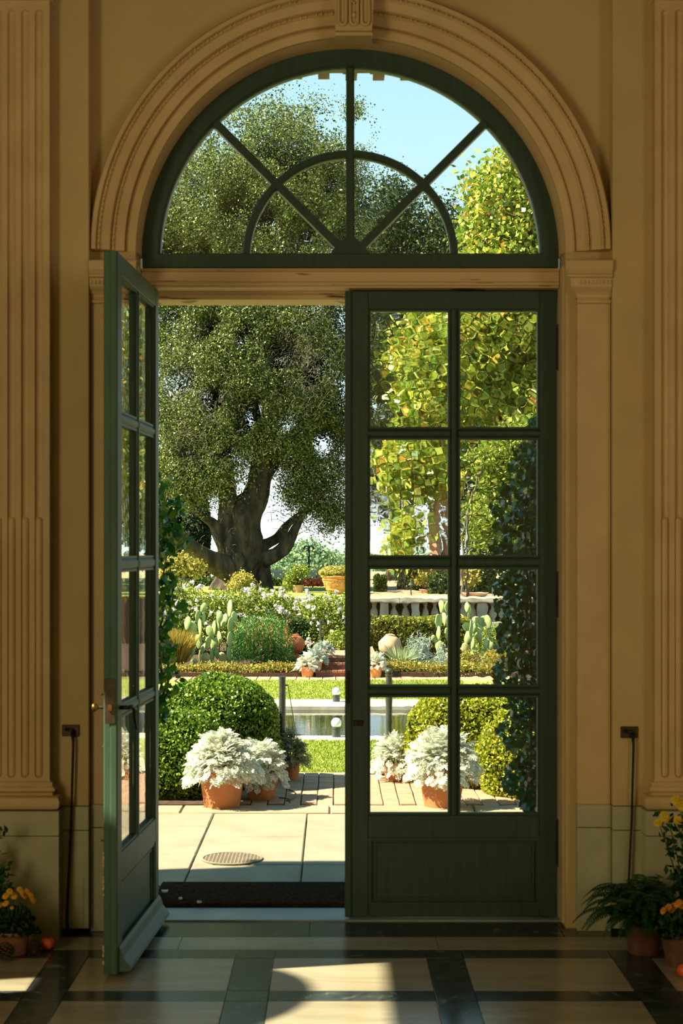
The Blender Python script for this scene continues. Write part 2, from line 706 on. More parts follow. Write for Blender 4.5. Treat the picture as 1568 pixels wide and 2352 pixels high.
# left wall with two unseen openings added to shape the sun patches on the floor
hollow_wall('wall_left', 'x', -3.9, .15, (-4.2, YW), [(3.9, 5.28, 3.3, 4.09), (5.01, 5.21, 2.30, 2.80), (-.7, 1.9, 1.0, 3.6)], M['plaster'])
hollow_wall('wall_right', 'x', 4.0, .2, (-4.2, YW), [(-.7, 1.9, 1.0, 3.6)], M['plaster'])
hollow_wall('wall_back', 'y', -4.2, .2, (-3.75, 4.0), [], M['plaster'])
tag(MB().box(-3.9, 4.2, -4.2, 7.0, HT, HT + .05).build('ceiling', M['ceiling']), kind='structure')
# unseen round-headed blocker, added to cut the dark curve into the sun patch
pts = [(5.22, 3.3)] + [(4.79 + .43 * math.cos(PI * i / 20), 3.34 + .43 * math.sin(PI * i / 20)) for i in range(21)] + [(4.36, 3.3)]
tag(MB().prism(pts, -3.89, -3.84, 'x').build('window_2', M['trim']), kind='structure')
for k, xc in enumerate((-3.85, 4.08)):
    w = thing('window_%d' % (k + 3), (xc, .6, 1.0), kind='structure')
    x0, x1 = xc - .03, xc + .03
    MB().box(x0, x1, -.7, -.62, 1.0, 3.6).box(x0, x1, 1.82, 1.9, 1.0, 3.6).box(x0, x1, -.62, 1.82, 1.0, 1.07).box(x0, x1, -.62, 1.82, 3.53, 3.6).box(x0, x1, .58, .62, 1.07, 3.53).build('window_frame', M['green'], w)

# ------------------------------------------------------------------ archivolt, keystone, imposts
def trims():
    tr = thing('trim_1', (CX, 6.5, CZ), kind='structure')
    prof = [(RO, 6.70), (RO, 6.60), (.900, 6.575), (.905, 6.55), (.935, 6.545), (.940, 6.535), (.944, 6.545), (.948, 6.525), (.985, 6.522), (.990, 6.512), (.996, 6.512),
            (1.000, 6.520), (1.006, 6.500), (1.040, 6.492), (1.046, 6.482), (1.052, 6.482), (1.056, 6.492), (1.062, 6.478), (1.078, 6.478), (1.085, 6.49), (1.085, 6.56), (1.0, 6.70)]
    MB().arc(prof, CX, CZ, 0, PI, 72).build('archivolt', M['trim'], tr, smooth=True)
    for r, y in ((.9925, 6.507), (1.049, 6.477)):
        b = MB()
        n = int(PI * r / .022)
        for i in range(1, n):
            a = PI * i / n
            big = i % 3 != 0
            b.ball((CX + r * math.cos(a), y, CZ + r * math.sin(a)), .0058 if big else .0036, 6, 4)
        tag(b.build('bead_row', M['trim'], tr, smooth='all'), kind='stuff')
    ks = thing('trim_2', (CX + .016, 6.40, 3.727), kind='structure')
    kx = CX + .012
    zt = HT
    MB().prism([(kx - .075, 3.727), (kx + .075, 3.727), (kx + .098, zt), (kx - .098, zt)], 6.415, 6.56).build('keystone', M['trim'], ks)
    MB().prism([(kx - .078, 3.715), (kx + .078, 3.715), (kx + .078, 3.727), (kx - .078, 3.727)], 6.44, 6.56).build('keystone_foot', M['trim'], ks)
    b = MB()
    for dx, top in ((-.047, .0), (.0, .0), (.047, .0)):
        pts = []
        for i in range(9):
            a = PI + PI * i / 8
            pts.append((kx + dx + .0155 * math.cos(a), 6.409, 3.768 + .02 * math.sin(a)))
        pts = [(kx + dx - .0155, 6.409, zt)] + pts + [(kx + dx + .0155, 6.409, zt)]
        b.tube(pts, .0065, 6)
    b.ball((kx, 6.410, 3.79), .010, 8, 6, 1.4)
    b.tube([(kx - .012, 6.408, 3.85), (kx, 6.405, 3.835), (kx + .012, 6.408, 3.85), (kx, 6.405, 3.865), (kx - .012, 6.408, 3.85)], .004, 5)
    b.build('scroll_carving', M['trim'], ks, smooth='all')

    # impost piers left and right of the door
    for side in (0, 1):
        x0, x1 = (X(1325, 6.5), 1.157) if side else (-1.011, CX - (X(1325, 6.5) - CX))
        ip = thing('trim_%d' % (3 + side), ((x0 + x1) / 2, 6.5, 0), kind='structure')
        zc = Z(697, 6.5)
        MB().cbox(x0, x1, 6.50, 6.60, .527, zc, .003).build('pier_shaft', M['trim'], ip)
        xi = CX + RO if side else CX - RO
        # inner casing beside the door
        a, b2 = (xi + .002, x0) if side else (x1, xi - .002)
        MB().cbox(min(a, b2), max(a, b2), 6.575, 6.72, .012, 2.79, .003).build('casing', M['trim'], ip)
        c0 = x0 + (.022 if side else 0); c1 = x1 - (0 if side else .022)
        MB().cbox(x0 - .002, x1 + .002, 6.492, 6.58, zc, zc + .016, .003).cbox(x0 + .002, x1 - .002, 6.498, 6.58, zc + .016, zc + .024, .002).build('necking', M['trim'], ip)
        p = [(0, 6.497), (.012, 6.497), (.02, 6.49), (.030, 6.478), (.034, 6.472), (.038, 6.476), (.045, 6.47), (.075, 6.466), (.080, 6.452), (.088, 6.450), (.094, 6.458), (.110, 6.446), (.140, 6.444), (.146, 6.440), (.150, 6.45), (.150, 6.60), (0, 6.60)]
        zb = zc + .024
        cap = MB()
        k = len(p)
        ex = -(.055) if side else 0
        ex2 = 0 if side else .055
        vs = []
        for z, y in p:
            o = (6.5 - y)
            vs.append((x0 - max(o, 0) * (1 if side else 0), y, zb + z))
        for z, y in p:
            o = (6.5 - y)
            vs.append((x1 + max(o, 0) * (0 if side else 1), y, zb + z))
        cap.add(vs, [tuple(range(k))[::-1], tuple(range(k, 2 * k))] + [(i, (i + 1) % k, k + (i + 1) % k, k + i) for i in range(k)])
        cap.build('impost_capital', M['trim'], ip)
        e_ = MB()
        n = 9
        for i in range(n):
            xx = x0 + (x1 - x0) * (i + .5) / n
            e_.ball((xx, 6.466, zb + .060), .0062, 8, 6, 1.5, .6)
            if i: e_.ball((x0 + (x1 - x0) * i / n, 6.466, zb + .060), .003, 6, 4, 2.2, .6)
        tag(e_.build('egg_carving', M['trim'], ip, smooth='all'), kind='stuff')
        # stones of the dado
        for (za, zb_) in ((.0, .430), (.433, .527)):
            MB().cbox(x0, x1, 6.494, 6.60, za, zb_, .002).build('dado_stone', M['dado'], ip)

    # plain piers and fluted pilasters
    for side in (0, 1):
        x0, x1 = (1.159, 1.345) if side else (-1.19, -1.013)
        ip = thing('trim_%d' % (5 + side), ((x0 + x1) / 2, 6.47, 0), kind='structure')
        MB().cbox(x0, x1, 6.465, 6.60, .527, HT - .001, .003).build('pier_shaft', M['plaster'], ip)
        for (za, zb_) in ((.02, .425), (.428, .525)):
            MB().cbox(x0, x1, 6.458, 6.60, za, zb_, .002).build('dado_stone', M['dado'], ip)
        # hollow repair marks on the left stone are worn edges: a thin plate of stone
        if not side:
            MB().cbox(x0 + .062, x1 - .02, 6.4555, 6.46, .03, .235, .001).build('dado_panel', M['dado'], ip)

    for side in (0, 1):
        e0 = 1.318 if side else -1.163
        sg = 1 if side else -1
        wd = .42
        xa, xb = (e0, e0 + wd) if side else (e0 - wd, e0)
        pl = thing('trim_%d' % (7 + side), ((xa + xb) / 2, 6.4, 0), kind='structure')
        # shaft front as a height field: flutes, the lower third filled with rods
        r = .0172
        cen = [(e0 + sg * (.045 + .0562 * i)) for i in range(7)]
        xs = {xa, xb}
        for c in cen:
            for j in range(-9, 10):
                xs.add(round(c + r * math.sin(j * PI / 18), 5))
        xs = sorted(xs)
        zl, zs_, zt = Z(1787, 6.4), Z(1187, 6.4), Z(22, 6.4)
        z0, z1 = .6376, 3.845
        zr = {z0, z1, zs_ - .03, zs_, zs_ + .0005, zs_ + .3}
        for j in range(13):
            zr.add(zl + r * (1 - math.cos(j * PI / 24))); zr.add(zt - r * (1 - math.cos(j * PI / 24)))
            zr.add(zs_ - r * (1 - math.cos(j * PI / 24)))
        zr = np.array(sorted(zr)); xa_ = np.array(xs)
        XX, ZZ = np.meshgrid(xa_, zr)
        D = np.full(XX.shape, 9.0)
        Drod = np.full(XX.shape, 9.0)
        for c in cen:
            zc_ = np.clip(ZZ, zl + r, zt - r)
            D = np.minimum(D, np.hypot(XX - c, ZZ - zc_))
            zc2 = np.clip(ZZ, zl + r, zs_ - r)
            Drod = np.minimum(Drod, np.hypot(XX - c, ZZ - zc2))
        dep = np.where(D < r, np.sqrt(np.maximum(r * r - D * D, 0)), 0)
        rr = r * .86
        low = ZZ <= zs_
        rod = np.where((Drod < rr) & low, .010 - np.sqrt(np.maximum(rr * rr - Drod * Drod, 0)) * .8, dep * .9)
        dep = np.where(low, np.where(Drod < rr, rod, np.minimum(dep, .011)), dep)
        Y = 6.40 + dep
        V = np.stack([XX, Y, ZZ], axis=2).reshape(-1, 3)
        nz, nx = XX.shape
        I = np.arange(nz * nx).reshape(nz, nx)
        F = np.stack([I[:-1, :-1], I[:-1, 1:], I[1:, 1:], I[1:, :-1]], axis=2).reshape(-1, 4)
        me = poly_mesh('fluted_shaft', V - np.array(WORLD[pl.name]), F)
        me.shade_smooth(); me.set_sharp_from_angle(angle=math.radians(35))
        link('fluted_shaft', me, M['trim'], pl, WORLD[pl.name])
        MB().box(xa, xb, 6.425, 6.60, z0, HT).box(xa, xa + .001, 6.40, 6.43, z0, z1).box(xb - .001, xb, 6.40, 6.43, z0, z1).build('shaft_back', M['trim'], pl)
        def ring(prof, nm, m):
            """moulding that runs round the front and the sides: (projection, z)"""
            mb = MB()
            vs = []
            k = len(prof)
            for (px_, py_) in ((0, 1), (0, 0), (1, 0), (1, 1)):
                for o, z in prof:
                    x = (xa - o) if px_ == 0 else (xb + o)
                    y = 6.40 - o if py_ == 0 else 6.60
                    vs.append((x, y, z))
            fs = []
            for s in range(3):
                for i in range(k - 1):
                    fs.append((s * k + i, (s + 1) * k + i, (s + 1) * k + i + 1, s * k + i + 1))
            fs.append((k - 1, 2 * k - 1, 3 * k - 1, 4 * k - 1))
            fs.append((0, 3 * k, 2 * k, k))
            mb.add(vs, fs)
            return mb.build(nm, M[m], pl, smooth=True)
        ring([(0, .6376 + .006), (.004, .6376), (.010, .636), (.013, .631), (.011, .622), (.016, .617), (.022, .612), (.024, .604), (.020, .597), (.014, .594), (.012, .588), (.020, .582)][::-1], 'base_moulding', 'trim')
        tor = [(.018, .525)] + [(.030 + .016 * math.sin(PI * j / 10), .527 + .027 * (1 - math.cos(PI * j / 10))) for j in range(11)] + [(.02, .583)]
        ring(tor, 'base_torus', 'trim')
        ring([(0, 3.845), (.006, 3.846), (.011, 3.853), (.006, 3.861), (.002, 3.865), (.018, 3.885), (.03, 3.93), (.05, 3.96), (.05, HT)], 'capital', 'trim')
        ring([(.044, 0.0), (.044, .418), (.042, .42)], 'pedestal_block', 'dado')
        ring([(.042, .4225), (.044, .4245), (.044, .522), (.02, .524)], 'pedestal_cap', 'dado')
    # wall to the sides has the same dado
    for side in (0, 1):
        x0, x1 = (1.74, 4.0) if side else (-3.75, -1.585)
        b = thing('baseboard_%s' % ('right' if side else 'left'), ((x0 + x1) / 2, 6.5, 0), kind='structure')
        n = 3
        for i in range(n):
            a, c = x0 + (x1 - x0) * i / n, x0 + (x1 - x0) * (i + 1) / n
            MB().cbox(a + .001, c - .001, 6.50, 6.56, .0, .525, .003).build('dado_stone', M['dado'], b)


trims()

# ------------------------------------------------------------------ the beam between door and fanlight
bm_ = thing('trim_9', (CX, 6.66, 2.67), kind='structure')
xl, xr = CX - RO + .001, CX + RO - .001
p = [(6.66, 2.791), (6.645, 2.789), (6.64, 2.778), (6.652, 2.774), (6.652, 2.735), (6.644, 2.728), (6.644, 2.718), (6.655, 2.714), (6.655, 2.708), (6.75, 2.708), (6.75, 2.70), (6.77, 2.69), (6.77, 2.791)]
MB().prism(p, xl, xr, 'x').build('transom_beam', M['worn_trim'], bm_)
MB().cbox(xl, xr, 6.762, 6.93, 2.675, 2.79, .003).build('head_stop', M['worn_trim'], bm_)

# ------------------------------------------------------------------ fanlight
def glass_grid(nm, uv, ys, parent, amp, lam, mapf, nu, nv, seed):
    """a pane with a rippled front face (old drawn glass) and a flat back"""
    rg = np.random.default_rng(seed)
    k = 9
    ang = rg.uniform(0, 2 * PI, k); L = lam * rg.uniform(.7, 1.6, k); ph = rg.uniform(0, 2 * PI, k)
    u = np.linspace(0, 1, nu); v = np.linspace(0, 1, nv)
    U, V_ = np.meshgrid(u, v)
    A, C = mapf(U, V_)
    H = np.zeros_like(A)
    for i in range(k):
        q = 2 * PI / L[i]
        H += amp * L[i] / (2 * PI) * np.sin(q * (math.cos(ang[i]) * A + math.sin(ang[i]) * C) + ph[i] + 1.5 * np.sin(C * 9 + i))
    H *= 1 / math.sqrt(k)
    y0, y1 = ys
    n = nu * nv
    F1 = np.stack([A, np.full_like(A, y0) + H, C], 2).reshape(-1, 3)
    F2 = np.stack([A, np.full_like(A, y1), C], 2).reshape(-1, 3)
    I = np.arange(n).reshape(nv, nu)
    fa = np.stack([I[:-1, :-1], I[:-1, 1:], I[1:, 1:], I[1:, :-1]], 2).reshape(-1, 4)
    fb = fa[:, ::-1] + n
    rim = np.concatenate([I[0, :], I[1:, -1], I[-1, -2::-1], I[-2:0:-1, 0]])
    r2 = np.roll(rim, -1)
    fr = np.stack([rim, rim + n, r2 + n, r2], 1)
    V = np.concatenate([F1, F2])
    F = np.concatenate([fa, fb, fr])
    me = poly_mesh(nm, V, F)
    me.shade_smooth(); me.set_sharp_from_angle(angle=math.radians(40))
    ob = bpy.data.objects.new(nm, me)
    me.materials.append(M['glass'])
    col.objects.link(ob)
    ob.parent = parent
    return ob


def fanlight():
    w = thing('window_1', (CX, 6.70, CZ), kind='structure')
    ro, ri = RO - .002, .814
    zb0, zb1 = 2.794 - CZ, 2.857 - CZ
    def b(mb, nm, smooth=False): return mb.build(nm, M['green'], w, smooth=smooth)
    y0, y1 = 6.665, 6.73
    b(MB().arc([(ri, y0 + .012), (ri + .010, y0), (ro, y0), (ro, y1), (ri, y1)], CX, CZ, 0, PI, 72), 'arch_frame', True)
    mb = MB().cbox(CX - ro, CX + ro, y0 - .002, y1 + .002, 2.794, 2.857, .004)
    b(mb, 'bottom_rail')
    ya, yb = 6.675, 6.72
    b(MB().arc([(.430, ya + .01), (.437, ya), (.456, ya), (.463, ya + .01), (.463, yb), (.430, yb)], CX, CZ, .005, PI - .005, 48), 'inner_arc_bar', True)
    hub = [(CX - .085, 2.857), (CX + .085, 2.857), (CX + .055, 2.90), (CX + .022, 2.925), (CX - .022, 2.925), (CX - .055, 2.90)]
    b(MB().prism(hub, ya - .004, yb + .003), 'hub')
    h = .0175
    b(MB().cbox(CX - h, CX + h, ya - .0015, yb + .0012, 2.90, CZ + ri + .004, .006), 'spoke_bar')
    for s in (-1, 1):
        d = Vector((s * .7071, 0, .7071)); nrm = Vector((.7071, 0, -s * .7071))
        p0 = Vector((CX, 0, CZ)) + d * .06; p1 = Vector((CX, 0, CZ)) + d * (ri + .004)
        poly = [p0 - nrm * h, p0 + nrm * h, p1 + nrm * h, p1 - nrm * h]
        b(MB().prism([(q.x, q.z) for q in poly], ya - .003, yb + .002), 'spoke_bar')
    # panes
    k = 0
    for (r0, r1) in ((.06, .4465), (.4465, .822)):
        for q in range(4):
            a0, a1 = PI * q / 4, PI * (q + 1) / 4
            def mp(U, V, a0=a0, a1=a1, r0=r0, r1=r1):
                a = a0 + (a1 - a0) * U
                r = r0 + (r1 - r0) * V
                x = r * np.cos(a)
                z = np.maximum(r * np.sin(a), 2.857 - CZ - .003)
                return x, z
            amp = .0016 if q in (0,) else .005
            if q == 3 or (q == 1 and r0 < .1): amp = .0045
            glass_grid('pane', None, (-.006, -.002), w, amp, .035, mp, 26, 26, 100 + k)
            k += 1


fanlight()

# ------------------------------------------------------------------ door leaves
LW = .897
COLS = [(.075, .425), (.460, .812)]
ROWS = [(.447, .962), (.999, 1.514), (1.557, 2.072), (2.109, 2.624)]

def leaf(root, g, panes_amp, closing_edge):
    """one leaf in its own frame: hinge at x = 0, closing stile at x = LW, room side at y = 0"""
    def b(mb, nm, m=None, smooth=False):
        return mb.build(nm, M[m or g], root, smooth=smooth, local=True)
    t = .052
    z0, z1 = .012, 2.702
    b(MB().cbox(0, COLS[0][0], 0, t, z0, z1, .003), 'stile')
    b(MB().cbox(COLS[1][1], LW, 0, t, z0, z1, .003), 'stile')
    xa, xb = COLS[0][0], COLS[1][1]
    b(MB().cbox(xa, xb, .0005, t - .0005, ROWS[3][1], z1, .003), 'top_rail')
    b(MB().cbox(xa, xb, .0005, t - .0005, .350, ROWS[0][0], .003), 'lock_rail')
    b(MB().cbox(xa, xb, .0005, t - .0005, z0, .062, .003), 'bottom_rail')
    prof = lambda a, c: [(a, .016), (a + .008, .006), (a + (c - a) / 2 - .005, .003), (a + (c - a) / 2 + .005, .003), (c - .008, .006), (c, .016), (c, .040), (c - .012, .049), (a + .012, .049), (a, .040)]
    b(MB().prism(prof(COLS[0][1], COLS[1][0]), ROWS[0][0], ROWS[3][1], 'z'), 'upright_bar')
    for (r0, r1) in zip(ROWS, ROWS[1:]):
        a, c = r0[1], r1[0]
        pr = prof(a, c)
        for (u, v) in COLS:
            b(MB().prism([(y, z) for z, y in pr], u, v, 'x'), 'glazing_bar')
    # glazing beads round each pane, room side and garden side, and the panes
    k = 0
    for ri_, (za, zb) in enumerate(ROWS):
        for ci, (u, v) in enumerate(COLS):
            bead = MB()
            s = .009
            for ya, yb in ((.012, .024), (.030, .044)):
                bead.box(u, u + s, ya, yb, za, zb).box(v - s, v, ya, yb, za, zb).box(u + s, v - s, ya, yb, za, za + s).box(u + s, v - s, ya, yb, zb - s, zb)
            b(bead, 'glazing_bead')
            def mp(U, V, u=u, v=v, za=za, zb=zb):
                return u + .003 + (v - u - .006) * U, za + .003 + (zb - za - .006) * V
            glass_grid('pane', None, (.0250, .0290), root, panes_amp[ri_][ci], .034, mp, 36, 52, k + int(closing_edge * 77))
            k += 1
    # lower panel with its mouldings on both faces
    b(MB().box(xa, xb, .020, .034, .062, .350), 'panel')
    for ya, yb in ((.004, .020), (.034, .048)):
        m_ = MB()
        for (o, w_) in ((0, .012), (.024, .008)):
            u0, u1, w0, w1 = xa + o, xb - o, .062 + o, .350 - o
            yy0, yy1 = (ya, yb) if o == 0 else ((ya + .008, yb) if ya < .02 else (ya, yb - .008))
            m_.box(u0, u1, yy0, yy1, w1 - w_, w1).box(u0, u1, yy0, yy1, w0, w0 + w_).box(u0, u0 + w_, yy0, yy1, w0 + w_, w1 - w_).box(u1 - w_, u1, yy0, yy1, w0 + w_, w1 - w_)
        b(m_, 'panel_moulding')
    # weather board along the garden side of the foot
    wb = [(t, .020), (t + .044, .022), (t + .050, .030), (t + .046, .040), (t + .020, .072), (t + .012, .100), (t + .004, .112), (t, .112)]
    b(MB().prism(wb, .012, LW - .012, 'x'), 'weather_board')


door_r = thing('door_1', (CX + RO - .001, 6.700, 0), kind='structure', rz=PI)
# closed leaf: turned half round so that local x runs to the left; its room side then faces the garden, so mirror it with a negative scale free build
door_r.rotation_euler = (0, 0, 0)
_amp_r = [[.0020, .0016], [.0028, .0030], [.0030, .013], [.012, .014]]

class Mirror:
    pass

def mirrored_leaf(root, g, amps):
    """build the leaf, then mirror every child mesh in x"""
    leaf(root, g, amps, 1)
    for c in kids(root):
        me = c.data
        n = len(me.vertices)
        a = np.empty(n * 3, dtype=np.float32)
        me.vertices.foreach_get('co', a)
        a[0::3] *= -1
        me.vertices.foreach_set('co', a)
        me.flip_normals()
        me.update()


mirrored_leaf(door_r, 'green', _amp_r)
def rb(mb, nm, m, smooth=False):
    return mb.build(nm, M[m], door_r, smooth=smooth, local=True)
# cover strip at the meeting edge, flush bolt, keyhole plate, butt hinges
rb(MB().cbox(-LW - .016, -LW + .012, -.014, .004, .012, 2.700, .004), 'meeting_strip', 'green')
rb(MB().cbox(-LW - .008, -LW + .006, -.018, -.013, .93, 1.07, .002), 'flush_bolt', 'iron')
pl_ = rb(MB().cbox(-.876, -.834, -.006, .001, .833, .857, .002), 'latch_plate', 'iron')
MB().box(-.871, -.866, -.010, -.005, .838, .852).box(-.846, -.841, -.010, -.005, .838, .852).build('latch_screw', M['rust'], pl_, local=True)
for za, zb in ((2.365, 2.550), (1.305, 1.492), (.235, .425)):
    rb(MB().cbox(-.006, .009, -.016, .004, za, zb, .003).tube([(.0015, -.012, za - .006), (.0015, -.012, zb + .006)], .006, 8), 'hinge', 'iron')

door_l = thing('door_2', (-.800, 6.690, 0), kind='structure', rz=-math.radians(93.4))
leaf(door_l, 'green_worn', [[.003, .003], [.004, .004], [.005, .005], [.005, .005]], 2)
def lb(mb, nm, m, smooth=False, parent=None):
    return mb.build(nm, M[m], parent or door_l, smooth=smooth, local=True)
lb(MB().cbox(LW, LW + .006, .026, .050, .012, 2.702, .002), 'rebate_strip', 'green_worn')
lk = lb(MB().cbox(LW + .004, LW + .0085, .006, .046, .945, 1.112, .0015), 'lock_plate', 'rust')
MB().cbox(LW + .006, LW + .013, .018, .034, .992, 1.016, .001).build('latch_bolt', M['brass'], lk, local=True)
kb = lb(MB().tube([(LW - .045, .0, 1.0), (LW - .045, -.035, 1.0)], .006, 10), 'knob_stem', 'rust')
kn = MB().lathe([(.006, 0), (.012, .006), (.017, .016), (.013, .024), (.001, .027)], seg=14)
kn.v = [(x + LW - .045, -.028 - z, y + 1.0) for x, y, z in kn.v]
kn.build('door_knob', M['brass'], kb, smooth='all', local=True)
lb(MB().tube([(LW - .02, 0, 1.052), (LW - .02, -.012, 1.052)], .004, 8), 'thumb_turn', 'iron')
lv = lb(MB().tube([(LW - .045, .052, 1.0), (LW - .045, .085, 1.0)], .008, 10).tube([(LW - .045, .085, 1.0), (LW - .11, .088, .998), (LW - .135, .088, .985), (LW - .15, .088, .95), (LW - .19, .088, .905)], [.008, .008, .007, .006, .005], 8), 'lever_handle', 'iron', smooth='all')
lb(MB().tube([(LW - .03, 0, .855), (LW - .03, -.012, .855)], .003, 6), 'screw', 'rust')
lb(MB().tube([(LW - .03, 0, .505), (LW - .03, -.016, .505)], .004, 6), 'screw', 'brass')
for za, zb in ((2.365, 2.550), (1.305, 1.492), (.235, .425)):
    lb(MB().tube([(.0, .004, za), (.0, .004, zb)], .007, 8).cbox(-.002, .0, .006, .046, za, zb, .001), 'hinge', 'iron')
# flaked paint along the low edge
fk = MB()
for i in range(26):
    zz = random.choice([.31, .33, .36, .38, .41, .42, .45, .06, .08, .10]) + random.uniform(-.012, .012)
    fk.box(LW + .0001 - random.uniform(.0, .004), LW + .003, -.0035, .001 + random.uniform(0, .002), zz, zz + random.uniform(.004, .013))
tag(lb(fk, 'paint_flakes', 'trim'), kind='stuff')

# ------------------------------------------------------------------ sill
tag(MB().cbox(CX - RO - .01, CX + RO + .01, 6.665, 6.895, -.15, .006, .003).build('trim_10', M['sill']), kind='structure')

# ================================================================== things in the room
def door_hook(px, pyp, hook_side, label):
    """wrought hook that hangs from a small wall plate and holds the open leaf"""
    d = 6.458
    root = thing('door_hook', (X(px, d), d, Z(pyp, d)), label, 'door hook', 'iron hooks that hold the door leaves open')
    c = at(px, pyp, d); c.y = 6.463
    MB().cbox(c.x - .036, c.x + .036, c.y - .006, c.y, c.z - .024, c.z + .024, .002).build('wall_plate', M['rust'], root)
    for sx in (-.028, .028):
        for sz in (-.016, .016):
            MB().ball((c.x + sx, c.y - .007, c.z + sz), .003, 6, 4).build('screw', M['brass'], root)
    MB().tube([(c.x - .02, c.y - .010, c.z + .006), (c.x + .004, c.y - .02, c.z + .004), (c.x + .012, c.y - .02, c.z - .004)], [.006, .008, .009], 8).build('eye', M['iron'], root, smooth='all')
    b = c + Vector((-.012, -.03, -.775 if hook_side < 0 else -.70))
    pts = [c + Vector((.010, -.02, -.002)), c + Vector((.014, -.021, -.055)), c + Vector((.006, -.024, -.35)), b, b + Vector((.002, 0, -.025)), b + Vector((.005, 0, -.042)), b + Vector((-.001, 0, -.055)), b + Vector((-.014, 0, -.058)), b + Vector((-.05, 0, -.040))]
    MB().tube(pts, [.008, .0055, .005, .005, .006, .0065, .0065, .006, .003], 8).build('hook_rod', M['iron'], root, smooth='all')


door_hook(162, 1678, -1, 'long black iron hook hanging from a small plate on the left pier')
door_hook(1445, 1682, 1, 'long black iron hook hanging on the right pier above the fern')

M['terra'] = mat('terracotta', (.42, .15, .055), (.52, .20, .08), scale=6, rough=.8, bump=.001, bscale=60)
M['terra_old'] = mat('old_terracotta', (.20, .075, .035), (.34, .13, .06), scale=18, rough=.85, bump=.001, bscale=60)
M['terra_dark'] = mat('dark_terracotta', (.10, .04, .025), (.17, .07, .04), scale=18, rough=.9)  # old terracotta darkened, shade of the right side put into the colour
M['terra_pale'] = mat('pale_terracotta', (.60, .33, .20), (.66, .42, .28), scale=6, rough=.8)
M['soil'] = mat('dark_soil', (.018, .012, .008), (.05, .03, .018), scale=60, rough=1, bump=.004)
M['mum_leaf'] = leafmat('dark_mum_leaf', ['0c1c0c', '1c3a16', '2c4c1e'], .2)
M['mum_petal'] = mat('golden_petals', (.78, .40, .02), (.92, .50, .03), scale=30, rough=.6)
M['mum_orange'] = mat('orange_petals', (.70, .27, .02), (.85, .36, .03), scale=30, rough=.6)
M['mum_yellow'] = mat('yellow_petals', (.72, .52, .02), (.88, .64, .03), scale=30, rough=.6)
M['mum_eye'] = mat('flower_eye', (.35, .10, .01), rough=.8)
M['pumpkin'] = mat('orange_pumpkin_skin', (.72, .10, .012), (.85, .15, .02), scale=8, rough=.45)
M['cone'] = mat('brown_cone_scales', (.045, .028, .016), (.11, .07, .04), scale=30, rough=.85)
M['fern'] = leafmat('fern_green', ['123010', '1e4a18', '2c6022'], .35)
M['stem'] = mat('green_stem', (.05, .11, .03), rough=.6)


def pot(root, c, rt, rb_, h, m, name='pot', rim=.012, seg=28):
    prof = [(rb_ * .4, 0), (rb_, 0), (rb_ + .25 * (rt - rb_), h * .3), (rt - rim * .8, h * .80), (rt - rim * .6, h * .84), (rt, h * .85), (rt + .002, h * .93), (rt, h), (rt - rim, h), (rt - rim * 1.2, h * .90), (rt - rim * 1.3, h * .88)]
    o = MB().lathe(prof, c, seg, close=False).add([], []).build(name, M[m], root, smooth=True)
    MB().lathe([(0.001, h * .86), (rt - rim * 1.25, h * .885)], c, 20, close=False).build('soil', M['soil'], root)
    return o


def bloom_mesh(name, r, petals=16, m='mum_petal', rings=2, spidery=False):
    mb = MB()
    for q in range(rings):
        for i in range(petals):
            a = 2 * PI * (i + q * .5) / petals
            L = r * (1 - .28 * q)
            w = L * (.22 if not spidery else .10)
            up = .10 + .22 * q
            ca, sa = math.cos(a), math.sin(a)
            def P(u, v, z): return (u * ca - v * sa, u * sa + v * ca, z)
            dz = random.uniform(-.1, .15) * r
            mb.add([P(r * .1, 0, r * .05), P(L * .6, w, r * up), P(L, 0, r * up * (1.1) + dz - .2 * r), P(L * .6, -w, r * up)], [(0, 3, 2, 1)])
    me = mb.mesh(name)
    me.materials.append(M[m])
    return me


_bm = {'mum_petal': None}
def put_bloom(root, me, p, nrm, s=1.0, eye=True):
    o = bpy.data.objects.new('bloom', me)
    col.objects.link(o)
    o.parent = root
    o.location = Vector(p) - Vector(WORLD[root.name])
    o.rotation_euler = Vector(nrm).to_track_quat('Z', 'Y').to_euler()
    o.scale = (s, s, s)
    if eye:
        e_ = MB().ball((0, 0, .004), .0035, 8, 5, .6)
        k = e_.mesh('eye'); k.materials.append(M['mum_eye'])
        q = bpy.data.objects.new('flower_eye', k); col.objects.link(q); q.parent = o


def mum_pot(loc, rt, h, label, blooms, m, fol, seed):
    root = thing('potted_chrysanthemum', loc, label, 'potted flower', 'potted chrysanthemums by the wall')
    pot(root, loc, rt, rt * .72, h, 'terra_old' if seed == 1 else 'terra_dark')
    c = (loc[0], loc[1], loc[2] + h)
    P, O = dome_pts(1500, (c[0], c[1], c[2] - .005), fol, .1, .5)
    leaves('foliage', P, O, .026, .6, M['mum_leaf'], root, bias=.5, droop=.4)
    me = bloom_mesh('bloom', .0165, 16, m, 3)
    st = MB()
    for (p, s) in blooms:
        nrm = (p[0] - c[0] + random.uniform(-.01, .01), -.045, .045)
        put_bloom(root, me, p, nrm, s)
        q = Vector(p) - Vector(nrm).normalized() * .003
        st.tube([Vector((c[0] + (p[0] - c[0]) * .3, c[1] + (p[1] - c[1]) * .3, c[2])), q.lerp(Vector(c), .3) + Vector((0, 0, .012)), q], .0014, 5)
    tag(st.build('flower_stalks', M['stem'], root), kind='stuff')
    return root


